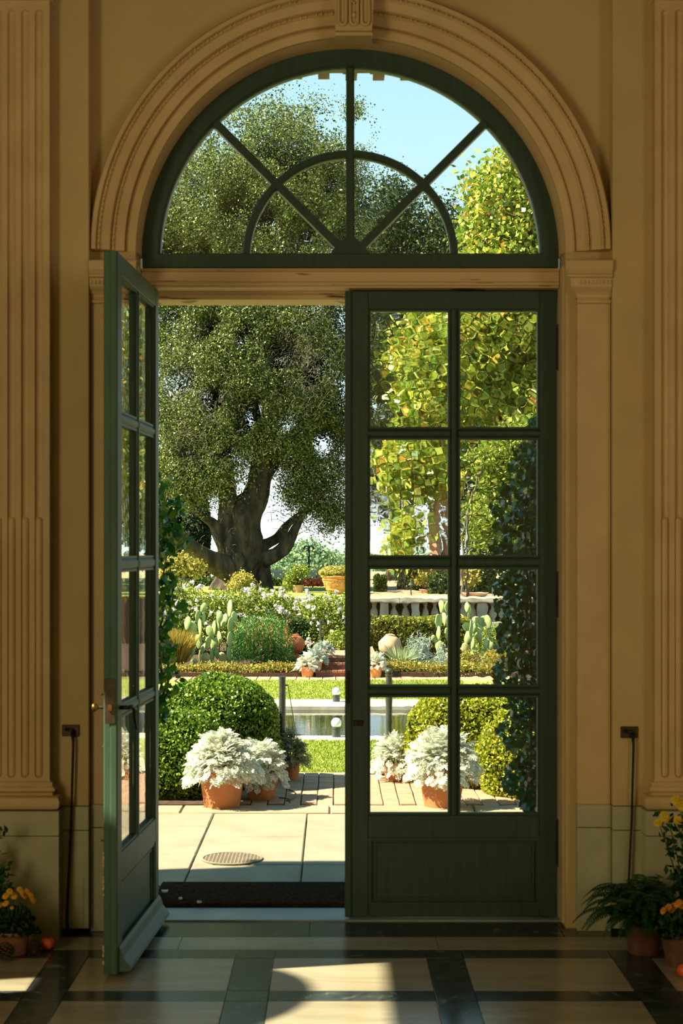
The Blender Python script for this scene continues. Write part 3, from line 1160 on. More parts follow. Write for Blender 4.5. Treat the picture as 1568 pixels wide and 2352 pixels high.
d = 6.14
pc = at(30, 2190, 6.13)
pc = Vector((X(28, 6.14), 6.14, 0))
bl = []
for i, (px, py, s) in enumerate([(13, 2058, 1), (31, 2057, 1.1), (55, 2055, 1.15), (46, 2044, 1), (71, 2057, 1), (76, 2068, .95), (13, 2075, .9), (27, 2085, .5), (1, 2079, .8), (22, 2047, .9), (62, 2047, .85), (-12, 2060, 1), (-22, 2072, .9)]):
    p = at(px, py, 6.075 + .02 * (i % 3)); bl.append(((p.x, p.y, p.z), s))
mum_pot((pc.x, 6.15, 0), .076, .092, 'terracotta pot of golden yellow chrysanthemums beside the left pedestal', bl, 'mum_petal', (.085, .07, .082), 1)

bl = []
for i, (px, py, s) in enumerate([(1522, 2092, .95), (1534, 2084, 1), (1546, 2082, 1.05), (1556, 2076, 1), (1566, 2080, 1), (1542, 2090, .85), (1560, 2072, .8), (1578, 2080, 1), (1590, 2088, .9), (1600, 2078, .9)]):
    p = at(px, py, 5.90 + .02 * (i % 3)); bl.append(((p.x, p.y, p.z), s))
mum_pot((X(1566, 5.97), 5.97, 0), .085, .125, 'dark terracotta pot of small orange chrysanthemums in front of the fern', bl, 'mum_orange', (.09, .075, .08), 2)

# tall plants at both frame edges
def tall_plant(name, loc, pxs, label, cat, blooms):
    root = thing(name, loc, label, cat)
    pot(root, loc, .085, .065, .12, 'terra_old')
    st = MB(); P = []; O = []
    for (px, py, dd) in pxs:
        tip = at(px, py, dd)
        b = Vector(loc) + Vector((random.uniform(-.03, .03), random.uniform(-.03, .03), .1))
        mid = b.lerp(tip, .5) + Vector((random.uniform(-.03, .03), 0, .03))
        st.tube([b, mid, tip], [.004, .003, .002], 6)
        for k in range(34):
            t = random.uniform(.15, 1)
            q = b.lerp(mid, t * 2) if t < .5 else mid.lerp(tip, t * 2 - 1)
            P.append((q.x + random.gauss(0, .018), q.y + random.gauss(0, .018), q.z + random.gauss(0, .012))); O.append((random.gauss(0, 1), -.4, .6))
    tag(st.build('stems', M['stem'], root, smooth='all'), kind='stuff')
    leaves('foliage', np.array(P), unit(np.array(O)), .040, .45, M['fern'], root, bias=.4, droop=.5)
    me = bloom_mesh('bloom', .026, 22, 'mum_yellow', 3, True)
    for (px, py, s, dd) in blooms:
        p = at(px, py, dd)
        put_bloom(root, me, p, (random.uniform(-.5, .3), -1, random.uniform(0, .4)), s, eye=False)
        MB().ball((p.x, p.y, p.z), .008 * s, 8, 6).build('flower_centre', M['mum_yellow'], root)


tall_plant('leafy_plant', (X(-38, 6.25), 6.25, 0), [(4, 1985, 6.2), (12, 2005, 6.18), (20, 2030, 6.17), (-10, 1960, 6.22), (22, 2045, 6.15), (3, 1905, 6.24), (-30, 1930, 6.22), (-60, 1950, 6.2), (8, 2042, 6.1)], 'tall dark green leafy plant at the left frame edge behind golden flowers', 'potted plant', [])
tall_plant('flowering_plant', (X(1590, 6.22), 6.22, 0), [(1512, 1888, 6.2), (1532, 1870, 6.2), (1556, 1882, 6.2), (1558, 1838, 6.22), (1570, 1860, 6.2), (1580, 1900, 6.2), (1568, 1960, 6.18), (1590, 1990, 6.15), (1552, 1990, 6.17), (1546, 2010, 6.16)], 'tall yellow chrysanthemum with long-petalled flowers against the right pedestal', 'potted flower',
           [(1510, 1890, .75, 6.18), (1526, 1876, 1.05, 6.17), (1556, 1884, .8, 6.18), (1553, 1838, .9, 6.18), (1568, 1850, 1.1, 6.18), (1548, 1913, .28, 6.18), (1580, 1835, .9, 6.2)])


def fern(loc, label):
    root = thing('potted_fern', loc, label, 'fern')
    pot(root, loc, .080, .060, .115, 'terra_dark')
    c = Vector(loc) + Vector((0, 0, .105))
    spec = []
    for i in range(96):
        a = 2 * PI * i / 96 * 5.13 + random.uniform(-.2, .2)
        spec.append((a, random.uniform(.18, .33), random.uniform(.25, 1.6)))
    # three long fronds that reach to the left and one upright
    spec += [(PI + .1, .31, .95), (PI - .15, .33, 1.15), (PI + .05, .30, .7), (PI * .95, .30, 1.30), (PI + .5, .30, .9), (-PI / 2, .26, .9), (-1.9, .27, 1.2), (-1.2, .27, 1.1)]
    for a, L, el in spec:
        n = 16
        x = y = 0.0; pts = []
        th = el + .35
        for k in range(n + 1):
            t = k / n
            pts.append((x, y))
            ang = th - (1.05 * el + 1.35) * t ** 1.35
            x += math.cos(ang) * L / n; y += math.sin(ang) * L / n
        mb = MB()
        ca, sa = math.cos(a), math.sin(a)
        W = lambda p, s=0.0: Vector((c.x + p[0] * ca - s * sa, c.y + p[0] * sa + s * ca, max(c.z + p[1], .01)))
        mb.tube([W(p) for p in pts], .0014, 4, cap=False)
        for k in range(2, n + 1):
            t = k / n
            w = .034 * math.sin(PI * (t * .82 + .14)) + .003
            for sub in (0, .5):
                k0 = k - sub
                i0 = int(k0); fr = k0 - i0
                p = pts[i0] if fr == 0 else ((pts[i0][0] + pts[min(i0 + 1, n)][0]) / 2, (pts[i0][1] + pts[min(i0 + 1, n)][1]) / 2)
                q = pts[min(i0 + 1, n)]
                dx, dy = q[0] - pts[i0 - 1][0], q[1] - pts[i0 - 1][1]
                ll = math.hypot(dx, dy) or 1; dx /= ll; dy /= ll
                for s in (-1, 1):
                    h = .0030
                    a0 = W((p[0] - dx * h, p[1] - dy * h), 0); a1 = W((p[0] + dx * h, p[1] + dy * h), 0)
                    m1 = W((p[0] + dx * (h + .004), p[1] + dy * h - .001), s * w * .6)
                    t1 = W((p[0] + dx * .010, p[1] + dy * .010 - w * .25), s * w)
                    m0 = W((p[0] - dx * h * .5, p[1] - dy * h - .002), s * w * .6)
                    mb.add([a0, a1, m1, t1, m0], [(0, 1, 2, 3, 4)])
        mb.build('frond', M['fern'], root)
    return root


fern((X(1478, 6.16), 6.16, 0), 'bushy green fern in a terracotta pot at the foot of the right pier')


def pumpkin(loc, r, label, squash=.78):
    root = thing('small_pumpkin', loc, label, 'pumpkin', 'small pumpkins on the marble floor')
    prof = [(r * .05, .12 * r)] + [(r * math.sin(PI * t) ** .8 if 0 < t < 1 else .02 * r, r * squash * (1 - math.cos(PI * t))) for t in [i / 14 for i in range(1, 14)]] + [(.04 * r, r * squash * 1.84)]
    mb = MB()
    vs, fs = [], []
    seg = 40
    for (rr, z) in prof:
        for k in range(seg):
            a = 2 * PI * k / seg
            f = 1 - .09 * (1 - abs(math.sin(a * 4.5))) ** 2
            vs.append((loc[0] + rr * f * math.cos(a), loc[1] + rr * f * math.sin(a), loc[2] + z))
    for i in range(len(prof) - 1):
        for k in range(seg):
            fs.append((i * seg + k, i * seg + (k + 1) % seg, (i + 1) * seg + (k + 1) % seg, (i + 1) * seg + k))
    fs.append(tuple(range(seg))[::-1]); fs.append(tuple((len(prof) - 1) * seg + k for k in range(seg)))
    mb.add(vs, fs).build('flesh', M['pumpkin'], root, smooth=True)
    zt = loc[2] + r * squash * 1.80
    MB().tube([(loc[0], loc[1], zt), (loc[0] + .1 * r, loc[1], zt + .22 * r), (loc[0] + .3 * r, loc[1], zt + .34 * r)], [r * .15, r * .09, r * .10], 7).build('stalk', M['stem'], root, smooth='all')


pumpkin((X(110, 6.20), 6.20, 0), .031, 'small red-orange pumpkin on the floor by the left pedestal')
pumpkin((X(1574, 5.80), 5.80, 0), .032, 'small orange pumpkin at the right frame edge before the dark pot')


def pine_cone(loc, r, label, rz):
    root = thing('pine_cone', loc, label, 'pine cone', 'pine cones beside the left flower pot')
    MB().ball((loc[0], loc[1], loc[2] + r * .9), r * .55, 10, 8, 1.25).build('cone_core', M['cone'], root)
    mb = MB()
    for i in range(90):
        t = (i + .5) / 90
        th = math.acos(1 - 2 * t); ph = i * 2.39996
        dv = Vector((math.sin(th) * math.cos(ph), math.sin(th) * math.sin(ph), math.cos(th)))
        c = Vector(loc) + Vector((0, 0, r * .95))
        out = Vector((dv.x * r, dv.y * r, dv.z * r * .95 + r * .12))
        s = dv.cross(Vector((0, 0, 1)))
        if s.length < .01: s = Vector((1, 0, 0))
        s.normalize(); u = s.cross(dv).normalized()
        b = c + out * .45; tip = c + out
        if tip.z < loc[2]: tip.z = loc[2] + .0008
        w = r * .24
        mb.add([b - s * w * .5, b + s * w * .5, tip + s * w, tip + u * w * .5 + dv * w * .2, tip - s * w, b - u * w * .4, tip - u * w * .25], [(0, 1, 2, 3, 4), (0, 4, 6, 5), (1, 5, 6, 2), (2, 6, 4, 3)])
    tag(mb.build('scales', M['cone'], root), kind='stuff')


pine_cone((X(78, 6.13), 6.13, 0), .025, 'dark open pine cone between the pot and the red-orange pumpkin', 0)
pine_cone((X(12, 6.02), 6.02, 0), .036, 'larger pine cone in front of the golden flower pot', 1)
# ================================================================== garden: materials
M['slab'] = mat('pale_paving_stone', (.265, .225, .16), (.33, .285, .205), scale=3.5, rough=.85, bump=.004, bscale=14, detail=8)
M['curb'] = mat('pale_kerb_stone', (.31, .245, .165), (.38, .31, .215), scale=5, rough=.85, bump=.003, bscale=30)
M['brick'] = mat('pale_pink_brick', (.40, .235, .155), (.50, .31, .21), scale=9, rough=.85, bump=.002, bscale=40)
M['brick_red'] = mat('red_brick', (.20, .075, .045), (.32, .13, .08), scale=12, rough=.85, bump=.002, bscale=40)
M['joint'] = mat('sandy_joint', (.22, .17, .10), (.28, .22, .14), scale=20, rough=1)
M['earth'] = mat('garden_earth', (.035, .020, .012), (.09, .05, .03), scale=18, rough=1, bump=.01, bscale=40)
M['lawn'] = mat('lawn_green', (.22, .27, .045), (.34, .38, .08), scale=2.2, rough=.9, bump=.01, bscale=60, stretch=(1, .6, 1), detail=8)
M['grass_blade'] = leafmat('grass_blades', ['64781c', '96a838', 'bcc464'], .35, .6)
M['mat'] = mat('brown_coir', (.030, .018, .010), (.060, .038, .022), scale=60, rough=1, spec=0, bump=.006, bscale=240)
M['stone'] = mat('weathered_limestone', (.38, .35, .26), (.62, .57, .44), scale=4, rough=.85, bump=.006, bscale=16, detail=9)
M['stone_light'] = mat('pale_limestone', (.62, .57, .46), (.70, .65, .54), scale=4, rough=.8, bump=.003, bscale=16)
M['water'] = mat('dark_pool_water', (.006, .012, .010), rough=.03)
M['bark'] = mat('oak_bark', (.022, .017, .012), (.115, .088, .058), scale=4.5, rough=.95, bump=.14, bscale=5, stretch=(1, 1, .35), detail=9)
M['bark_pink'] = mat('pink_bark', (.42, .20, .14), (.58, .34, .24), scale=4, rough=.8, bump=.02, bscale=8)
M['bark_grey'] = mat('grey_bark', (.10, .085, .065), (.18, .15, .12), scale=8, rough=.9, bump=.01)
M['twig_grey'] = mat('grey_twig', (.16, .14, .095), (.30, .26, .18), scale=20, rough=.9)
M['twig'] = mat('brown_twig', (.10, .06, .03), (.18, .11, .06), scale=20, rough=.9)
M['oak_leaf'] = leafmat('oak_leaves', ['1a280c', '344a18', '5e7428', '98a44c', '8a8050'], .17, .40, .5)
M['box_leaf'] = leafmat('box_leaves', ['2c4a0e', '4c7418', '7c9c2c', 'a8b848'], .28, .42, .4)
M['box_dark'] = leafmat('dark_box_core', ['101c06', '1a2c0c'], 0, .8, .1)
M['box_yellow'] = leafmat('sunny_box_leaves', ['54700f', '8a9c1c', 'b0b030', 'd4cc58'], .30, .32, .6)
M['yew'] = leafmat('yew_needles', ['1a300c', '2c4812', '46641c'], .2, .5)
M['hedge_leaf'] = leafmat('hedge_leaves', ['3a5010', '66781c', '96983a', 'b8ac50'], .3, .45)
M['low_hedge'] = leafmat('low_hedge_leaves', ['4a6a1c', '7e9038', 'aaa84c', 'c0a450', 'a87840'], .3, .5)
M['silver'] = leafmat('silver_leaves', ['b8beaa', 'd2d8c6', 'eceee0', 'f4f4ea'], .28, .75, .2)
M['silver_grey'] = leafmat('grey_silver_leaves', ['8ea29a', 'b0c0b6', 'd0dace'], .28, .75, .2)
M['silver_shade'] = leafmat('old_silver_leaves', ['6a7454', '8e9876', 'b4bc9c'], .28, .75, .2)  # duller copy of the silver leaves, shade put into the colour
M['rose_leaf'] = leafmat('rose_leaves', ['3c5a14', '6c8a24', '9cac48', 'c4bc62'], .35, .45)
M['petal_white'] = leafmat('white_petals', ['dcd8dc', 'f2eeee', 'e6d6e4'], .3, .7, .2)
M['rosemary'] = leafmat('rosemary_needles', ['1c4418', '32702a', '5c9440', 'a0b864'], .25, .5)
M['dry_stem'] = leafmat('dry_spikes', ['a8643a', 'b88a4c', 'c09a60'], .2, .8)
M['cactus'] = mat('cactus_green', (.26, .36, .13), (.40, .50, .20), scale=5, rough=.55, bump=.004, bscale=30)
M['cactus_old'] = mat('cactus_tan', (.38, .33, .12), (.48, .42, .18), scale=8, rough=.7)
M['tan_grass'] = leafmat('tan_grass', ['5c7020', '8c9438', 'bca850', 'c48c44'], .35, .6)
M['agave'] = leafmat('agave_blades', ['76906a', 'a4b688', 'd0d4a8'], .25, .5)
M['cypress'] = leafmat('cypress_leaves', ['0a1c10', '10281a', '183420'], .1, .7)
M['maple_yellow'] = leafmat('yellow_maple_leaves', ['8c8c34', 'b8b050', 'd8cc80', 'aca04c'], .35, .5)
M['gum_leaf'] = leafmat('yellow_green_leaves', ['3c641c', '749430', 'a8b444', 'd8d060', 'd8a840', 'b86838'], .35, .38, .5, weights=[0, .25, .6, .9, .97, 1])
M['vine_dark'] = leafmat('dark_vine_leaves', ['10401c', '1c5c2c', '287834', '248450'], .25, .2, .8)
M['vine_green'] = leafmat('green_vine_leaves', ['123c10', '24641a', '44801e', '7c9022'], .45, .3, .6)
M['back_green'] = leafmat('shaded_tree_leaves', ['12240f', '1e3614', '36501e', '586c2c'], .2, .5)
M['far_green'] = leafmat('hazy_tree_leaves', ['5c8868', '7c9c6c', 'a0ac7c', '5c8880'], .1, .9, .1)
M['shrub_dark'] = leafmat('dark_shrub_leaves', ['0e1c0a', '1a300f', '3a5a24', '6a8458'], .2, .35)
M['red_flower'] = leafmat('red_flowers', ['a01c20', 'c8343a', 'd85a50'], .3, .6)
M['pink_flower'] = leafmat('brown_red_flowers', ['8c3c2c', 'a8503c', 'b87058'], .3, .6)
M['globe'] = mat('white_globe', (.86, .88, .86), rough=.18, spec=.6)
M['post'] = mat('dark_green_post', (.032, .042, .036), (.055, .066, .055), scale=20, rough=.4, spec=.6)
M['black'] = mat('black_metal', (.012, .014, .014), rough=.4)
M['tile'] = mat('brown_roof_tile', (.22, .15, .07), (.34, .25, .12), scale=12, rough=.9)
M['cover'] = mat('iron_cover', (.22, .19, .14), (.28, .24, .18), scale=40, rough=.8)
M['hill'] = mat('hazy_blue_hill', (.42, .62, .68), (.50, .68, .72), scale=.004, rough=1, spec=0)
M['field'] = mat('dry_field', (.52, .46, .24), (.62, .54, .30), scale=.01, rough=1)
M['urn'] = mat('orange_terracotta', (.62, .26, .075), (.74, .36, .12), scale=5, rough=.75)

# ================================================================== garden: ground
g = random.Random(5)
tag(MB().box(-6, 6, 7.0, 11.06, -1.2, -.045).build('terrace_ground', M['joint']), kind='structure')

def structure(name, mb, m, **k):
    return tag(mb.build(name, M[m], **k), kind='structure')


def paving():
    root = thing('terrace_paving', (0, 8.2, 0), kind='structure')
    cols_ = [(-3.4, -2.35), (-2.35, -1.45), (-1.45, -.715), (-.715, -.155), (-.155, .50), (.50, 1.22), (1.22, 2.1), (2.1, 3.2)]
    rows_ = {0: [7.36, 8.1, 8.9, 9.38], 1: [7.36, 7.7, 8.4, 9.38], 2: [7.36, 8.12, 8.94, 9.38], 3: [7.36, 7.87, 8.63, 9.38], 4: [7.36, 7.86, 8.94, 9.38], 5: [7.36, 8.2, 9.38], 6: [7.36, 7.8, 8.7, 9.38], 7: [7.36, 8.3, 9.38]}
    for i, (x0, x1) in enumerate(cols_):
        r = rows_[i]
        for y0, y1 in zip(r, r[1:]):
            q = .0035
            z = g.uniform(-.004, .002)
            j = [g.uniform(-.010, .010) for _ in range(4)]
            xa, xb = x0 + q, x1 - q
            ya, yb = y0 + q, y1 - q
            c = .006
            top = [(xa + c + j[0] * .3, ya + c), (xb - c, ya + c + j[1] * .3), (xb - c + j[2] * .3, yb - c), (xa + c, yb - c + j[3] * .3)]
            bot = [(xa, ya), (xb, ya), (xb, yb), (xa, yb)]
            vs = [(x, y, -.045) for x, y in bot] + [(x, y, z - .005) for x, y in bot] + [(x, y, z) for x, y in top]
            fs = [(8, 9, 10, 11)] + [(k, (k + 1) % 4, 4 + (k + 1) % 4, 4 + k) for k in range(4)] + [(4 + k, 4 + (k + 1) % 4, 8 + (k + 1) % 4, 8 + k) for k in range(4)] + [(3, 2, 1, 0)]
            MB().add(vs, fs).build('slab', M['slab'], root)
    # flat stone under the mat and the kerb
    for x0, x1 in ((-2.0, -.6), (-.6, .4), (.4, 2.2)):
        MB().cbox(x0 + .004, x1 - .004, 6.90, 7.352, -.06, -.004, .004).build('slab', M['slab'], root)
    xs = [-3.4, -2.5, -1.5, -.92, -.02, .86, 1.7, 2.6, 3.3]
    for a, b in zip(xs, xs[1:]):
        MB().cbox(a + .004, b - .004, 9.386, 9.63, -.05, .006, .006).build('kerb_stone', M['curb'], root)
    # bricks laid lengthwise away from the door
    br = thing('brick_paving', (.15, 10.3, 0), kind='structure')
    meshes = []
    for k in range(4):
        me = MB().cbox(-.049, .049, -.0985, .0985, -.05, 0, .004).mesh('brick')
        me.materials.append(M['brick'])
        meshes.append(me)
    x = -.72
    n = 0
    c = 0
    while x < 1.40:
        y = 9.64 + (.1 if c % 2 else 0)
        while y < 10.86:
            o = bpy.data.objects.new('brick', meshes[g.randrange(4)])
            col.objects.link(o); o.parent = br
            o.location = (x + .05 - .15 + g.uniform(-.001, .001), y + .1 - 10.3, g.uniform(-.004, .001))
            o.rotation_euler = (g.uniform(-.006, .006), g.uniform(-.006, .006), g.uniform(-.008, .008) + (PI if g.random() < .5 else 0))
            y += .2
            n += 1
        x += .1035
        c += 1
    # row of bricks across the edge of the step
    x = -.72
    while x < 1.45:
        o = bpy.data.objects.new('brick', meshes[g.randrange(4)])
        col.objects.link(o); o.parent = br
        o.location = (x + .05 - .15, 10.965 - 10.3, g.uniform(-.002, .002))
        x += .1035


paving()
structure('flower_bed', MB().box(-5.5, -.73, 9.635, 11.06, -.06, .012), 'earth')
structure('flower_bed', MB().box(1.43, 5.5, 9.635, 11.06, -.06, .012), 'earth')
tag(MB().box(-5.5, 5.5, 11.06, 11.14, -1.2, -.01).build('terrace_edge', M['stone']), kind='structure')

tag(MB().cbox(CX - RO + .01, CX + RO + .35, 6.91, 7.36, .0, .022, .006).build('door_mat', M['mat']),
    'dark brown coir mat lying outside the sill of the open leaf', 'door mat')
for k, (px, py, s, lb_, m) in enumerate([(378, 2047, .015, 'pale yellow fallen leaf at the left edge of the coir mat', 'petal_white'), (414, 2064, .009, 'small pale scrap at the middle left of the coir mat', 'petal_white'), (457, 2072, .012, 'pale scrap nearest the sill on the coir mat', 'petal_white')]):
    dd = FPX * (EYE - .024) / (py - VY)
    p = at(px, py, dd)
    mb = MB()
    n = 9
    ring_ = [(p.x + s * math.cos(2 * PI * i / n) * (1 + .3 * math.sin(i * 2.3)), p.y + s * 1.4 * math.sin(2 * PI * i / n), .0245 + .006 * math.sin(i * 1.9 + k) ** 2) for i in range(n)]
    mb.add([(p.x, p.y, .031)] + ring_ + [(x, y, .0225) for x, y, z in ring_], [(0, 1 + i, 1 + (i + 1) % n) for i in range(n)] + [(1 + i, 1 + n + i, 1 + n + (i + 1) % n, 1 + (i + 1) % n) for i in range(n)])
    tag(mb.build('fallen_leaf', M['silver']), lb_, 'leaf', kind='thing')

# round drain cover
dc = thing('drain_cover', (-.52, 8.0, 0), 'round metal drain cover set in the paving where the shade begins', 'drain cover')
MB().lathe([(.155, 0), (.157, .006), (.148, .008), (.146, .003), (.001, .003)], (-.52, 8.0, 0), 40, close=False).build('rim', M['cover'], dc)
mb = MB()
for i in range(-7, 8):
    w = math.sqrt(.145 ** 2 - (i * .019) ** 2)
    mb.box(-.52 + i * .019 - .0025, -.52 + i * .019 + .0025, 8.0 - w, 8.0 + w, .003, .007)
    mb.box(-.52 - w, -.52 + w, 8.0 + i * .019 - .0025, 8.0 + i * .019 + .0025, .003, .0066)
tag(mb.build('grating', M['cover'], dc), kind='stuff')

# sunken garden
ZG = -.9
structure('garden_ground', MB().box(-30, 30, 11.14, 20.1, ZG - .3, ZG - .02).box(-30, 30, 25.2, 29.2, ZG - .3, ZG - .02).box(-30, 30, 29.2, 39, ZG - .3, ZG - .04), 'joint')
structure('lawn', MB().box(-12, 12, 11.14, 20.1, ZG - .02, ZG), 'lawn')
structure('lawn', MB().box(-12, 12, 25.2, 29.25, ZG - .02, ZG), 'lawn')
def grass(name, x0, x1, y0, y1, z, n, h):
    B = np.stack([RNG.uniform(x0, x1, n), RNG.uniform(y0, y1, n), np.full(n, z)], 1)
    D = rand_dir(n) * .5 + np.array([0, 0, 1])
    o = blades(name, B, D, RNG.uniform(h * .5, h, n), .010, M['grass_blade'], bend=.15)
    o['kind'] = 'stuff'
    tag(o, name.replace('_', ' ') + (' before the pool' if 'near' in name else ' beyond the pool'), 'grass')
    return o
tag(grass('grass', -1.4, 1.9, 16.8, 20.1, ZG, 26000, .05), 'short sunlit grass between terrace and pool')
tag(grass('grass', -2.4, 2.4, 25.25, 29.2, ZG, 22000, .05), 'short sunlit grass beyond the pool')

# pool
pool = thing('pool_coping', (0, 22, ZG), kind='structure')
structure('pool_basin', MB().box(-9, 9, 20.1, 25.2, ZG - .8, ZG - .45), 'earth')
def coping(y0, y1, z1, nm, m, L):
    x = -7.2
    while x < 7.2:
        l = L * g.uniform(.9, 1.1)
        pr = [(y0, ZG - .4), (y0, z1 - .03), (y0 + .03, z1 - .006), (y0 + .07, z1), (y1 - .07, z1), (y1 - .03, z1 - .006), (y1, z1 - .03), (y1, ZG - .4)]
        MB().prism(pr, x + .004, x + l - .004, 'x').build(nm, M[m], pool)
        x += l
coping(20.12, 20.5, ZG + .03, 'coping_stone', 'stone_light', 1.3)
coping(24.3, 25.2, ZG + .05, 'coping_stone', 'stone', 1.25)
wv = bpy.data.materials.new('rippled_water'); wv.use_nodes = True
n_, l_ = wv.node_tree.nodes, wv.node_tree.links
b_ = n_['Principled BSDF']
b_.inputs['Base Color'].default_value = (.008, .014, .010, 1); b_.inputs['Roughness'].default_value = .02
b_.inputs['IOR'].default_value = 1.6; b_.inputs['Specular IOR Level'].default_value = 1.0
t_ = n_.new('ShaderNodeTexCoord'); mp_ = n_.new('ShaderNodeMapping'); mp_.inputs['Scale'].default_value = (1.2, 5, 1)
no_ = n_.new('ShaderNodeTexNoise'); no_.inputs['Scale'].default_value = 3; no_.inputs['Detail'].default_value = 3
bu_ = n_.new('ShaderNodeBump'); bu_.inputs['Distance'].default_value = .0016; bu_.inputs['Strength'].default_value = .5
l_.new(t_.outputs['Object'], mp_.inputs[0]); l_.new(mp_.outputs[0], no_.inputs[0]); l_.new(no_.outputs['Fac'], bu_.inputs['Height']); l_.new(bu_.outputs[0], b_.inputs['Normal'])
tag(MB().box(-8, 8, 20.45, 24.35, ZG - .45, ZG - .035).build('pool_water', wv), kind='structure')

# path beyond the far lawn
pth = thing('garden_path', (0, 29.6, ZG), kind='structure')
x = -3.2
while x < 3.6:
    MB().cbox(x + .006, x + .246, 29.25, 30.05, ZG - .04, ZG + .005 + g.uniform(-.003, .003), .008).build('brick', M['brick'], pth)
    x += .25

# planting beds and the brick steps between them
ZB = -.82
structure('planting_bed', MB().box(-14, -.36, 30.06, 38.4, ZG - .1, ZB), 'earth')
structure('planting_bed', MB().box(.86, 16, 30.06, 38.4, ZG - .1, ZB), 'earth')
st = thing('brick_steps', (.25, 30.5, ZG), kind='structure')
NS = 3
hh = .123
for s in range(NS):
    y0 = 30.06 + .32 * s
    z0 = ZG + hh * s
    MB().box(-.34, .84, y0 + .02, 32.6, z0, z0 + hh - .03).build('step_core', M['brick_red'], st)
    x = -.36
    while x < .84:
        if s < NS - 1 or True:
            MB().cbox(x + .003, x + .107, y0, y0 + .34, z0 + hh - .05, z0 + hh, .006).build('brick', M['brick' if s == NS - 1 else 'brick_red'], st)
        x += .11
MB().cbox(-.36, .86, 30.06 + .32 * NS + .02, 36.5, ZG + hh * NS - .1, ZG + hh * NS - .002, .01).build('landing', M['brick'], st)

# upper lawn, terraces and far ground
ZU = .35
structure('lawn', MB().box(-30, .95, 39.0, 62, -1.2, ZU).box(4.4, 40, 39.0, 62, -1.2, ZU), 'lawn')
structure('garden_path', MB().box(.95, 4.4, 39.0, 80, -1.2, ZU + .005), 'curb')
structure('terrace_ground', MB().box(-40, 40, 62, 66, -2, ZU - .12), 'joint')
structure('valley_ground', MB().box(-3000, 3000, 66, 6000, -12.6, -12), 'field')

# ------------------------------------------------------------------ retaining wall with balusters
bal = thing('stone_balustrade', (0, 38.6, -.3), 'weathered stone balustrade behind the clipped hedges and cacti', 'balustrade')
for a, b in ((-3.6, -1.38), (-1.38, .35), (.35, 1.62), (1.62, 2.85), (2.85, 4.4), (4.4, 6.2)):
    pr = [(38.35, .235), (38.33, .26), (38.33, .34), (38.36, .372), (38.9, .372), (38.93, .34), (38.93, .26), (38.9, .235)]
    MB().prism(pr, a + .004, b - .004, 'x').build('coping_stone', M['stone'], bal)
for a, b in ((-3.6, -1.2), (-1.2, .6), (.6, 2.4), (2.4, 4.2), (4.2, 6.2)):
    MB().cbox(a + .003, b - .003, 38.40, 38.86, -.82, -.24, .01).build('plinth_stone', M['stone'], bal)
for a, b in ((-3.6, -1.9), (-1.9, -.62), (-.62, -.30), (1.16, 1.36), (1.93, 2.13), (3.55, 3.8), (5.3, 5.6)):
    MB().cbox(a, b, 38.42, 38.84, -.24, .236, .01).build('pier', M['stone'], bal)
bprof = [(.075, 0), (.075, .04), (.05, .05), (.045, .07), (.085, .13), (.10, .19), (.085, .25), (.048, .34), (.042, .38), (.060, .40), (.06, .415), (.045, .425), (.075, .44), (.075, .478)]
bme = MB().lathe(bprof, (0, 0, 0), 16).mesh('baluster', smooth=True); bme.materials.append(M['stone'])
for x in [1.50, 1.79] + [2.28 + .235 * i for i in range(6)] + [3.95 + .235 * i for i in range(6)] + [-.18 + .24 * i for i in range(6)]:
    o = bpy.data.objects.new('baluster', bme); col.objects.link(o); o.parent = bal
    o.location = (x, 38.62 - 38.6, -.24 + .3)
structure('retaining_wall', MB().box(-30, 40, 38.95, 39.05, -.9, ZU - .01), 'earth')
P, O = box_pts(9000, .7, 6.0, 38.86, 38.93, -.86, .2, .01)
iv = leaves('ivy_foliage', P, O, .07, .7, M['shrub_dark'], bias=1.2)
tag(iv, 'dark ivy growing behind the stone balusters', 'ivy')
def flower_group(name, px, py, d, n, sx, sy, m, label, s=.07):
    c = at(px, py, d)
    P = np.array([c]) + RNG.normal(size=(n, 3)) * np.array([sx, .03, sy])
    o = leaves(name, P, np.tile([0, -1, .3], (n, 1)), s, .9, m, bias=1.5)
    return tag(o, label, 'flowers')
P = []
for px, py in ((974, 1400), (979, 1395), (977, 1415), (994, 1408), (998, 1412), (962, 1402), (996, 1400)):
    c = at(px, py, 38.74)
    P.append(np.array(c) + RNG.normal(size=(14, 3)) * np.array([.03, .01, .035]))
P = np.concatenate(P)
tag(leaves('red_flowers', P, np.tile([0, -1, .3], (len(P), 1)), .06, .9, M['red_flower'], bias=1.5), 'red flowers seen between the stone balusters', 'flowers')

# far balustrade along the edge of the upper lawn
fb = thing('stone_balustrade', (-1, 60.5, 0.2), 'pale stone balustrade far beyond the big tree', 'balustrade')
z0 = .22
MB().cbox(-7, 1.2, 60.3, 60.7, z0 + .40, z0 + .50, .01).build('handrail', M['stone_light'], fb)
MB().cbox(-7, 1.2, 60.3, 60.7, -.2, z0, .01).build('base_rail', M['stone_light'], fb)
for x in (-6.9, -4.4, -2.30, -.98, 1.0):
    MB().cbox(x, x + (.3 if x != -2.30 else 1.2), 60.32, 60.68, z0, z0 + .40, .01).build('pier', M['stone_light'], fb)
b2 = MB().lathe([(r * .9, z * .84) for r, z in bprof], (0, 0, 0), 10).mesh('baluster', smooth=True); b2.materials.append(M['stone_light'])
for x in [-6.4 + .2 * i for i in range(10)] + [-4.0 + .2 * i for i in range(8)] + [-.58 + .2 * i for i in range(8)]:
    o = bpy.data.objects.new('baluster', b2); col.objects.link(o); o.parent = fb
    o.location = (x + 1, 0, z0 - .2)

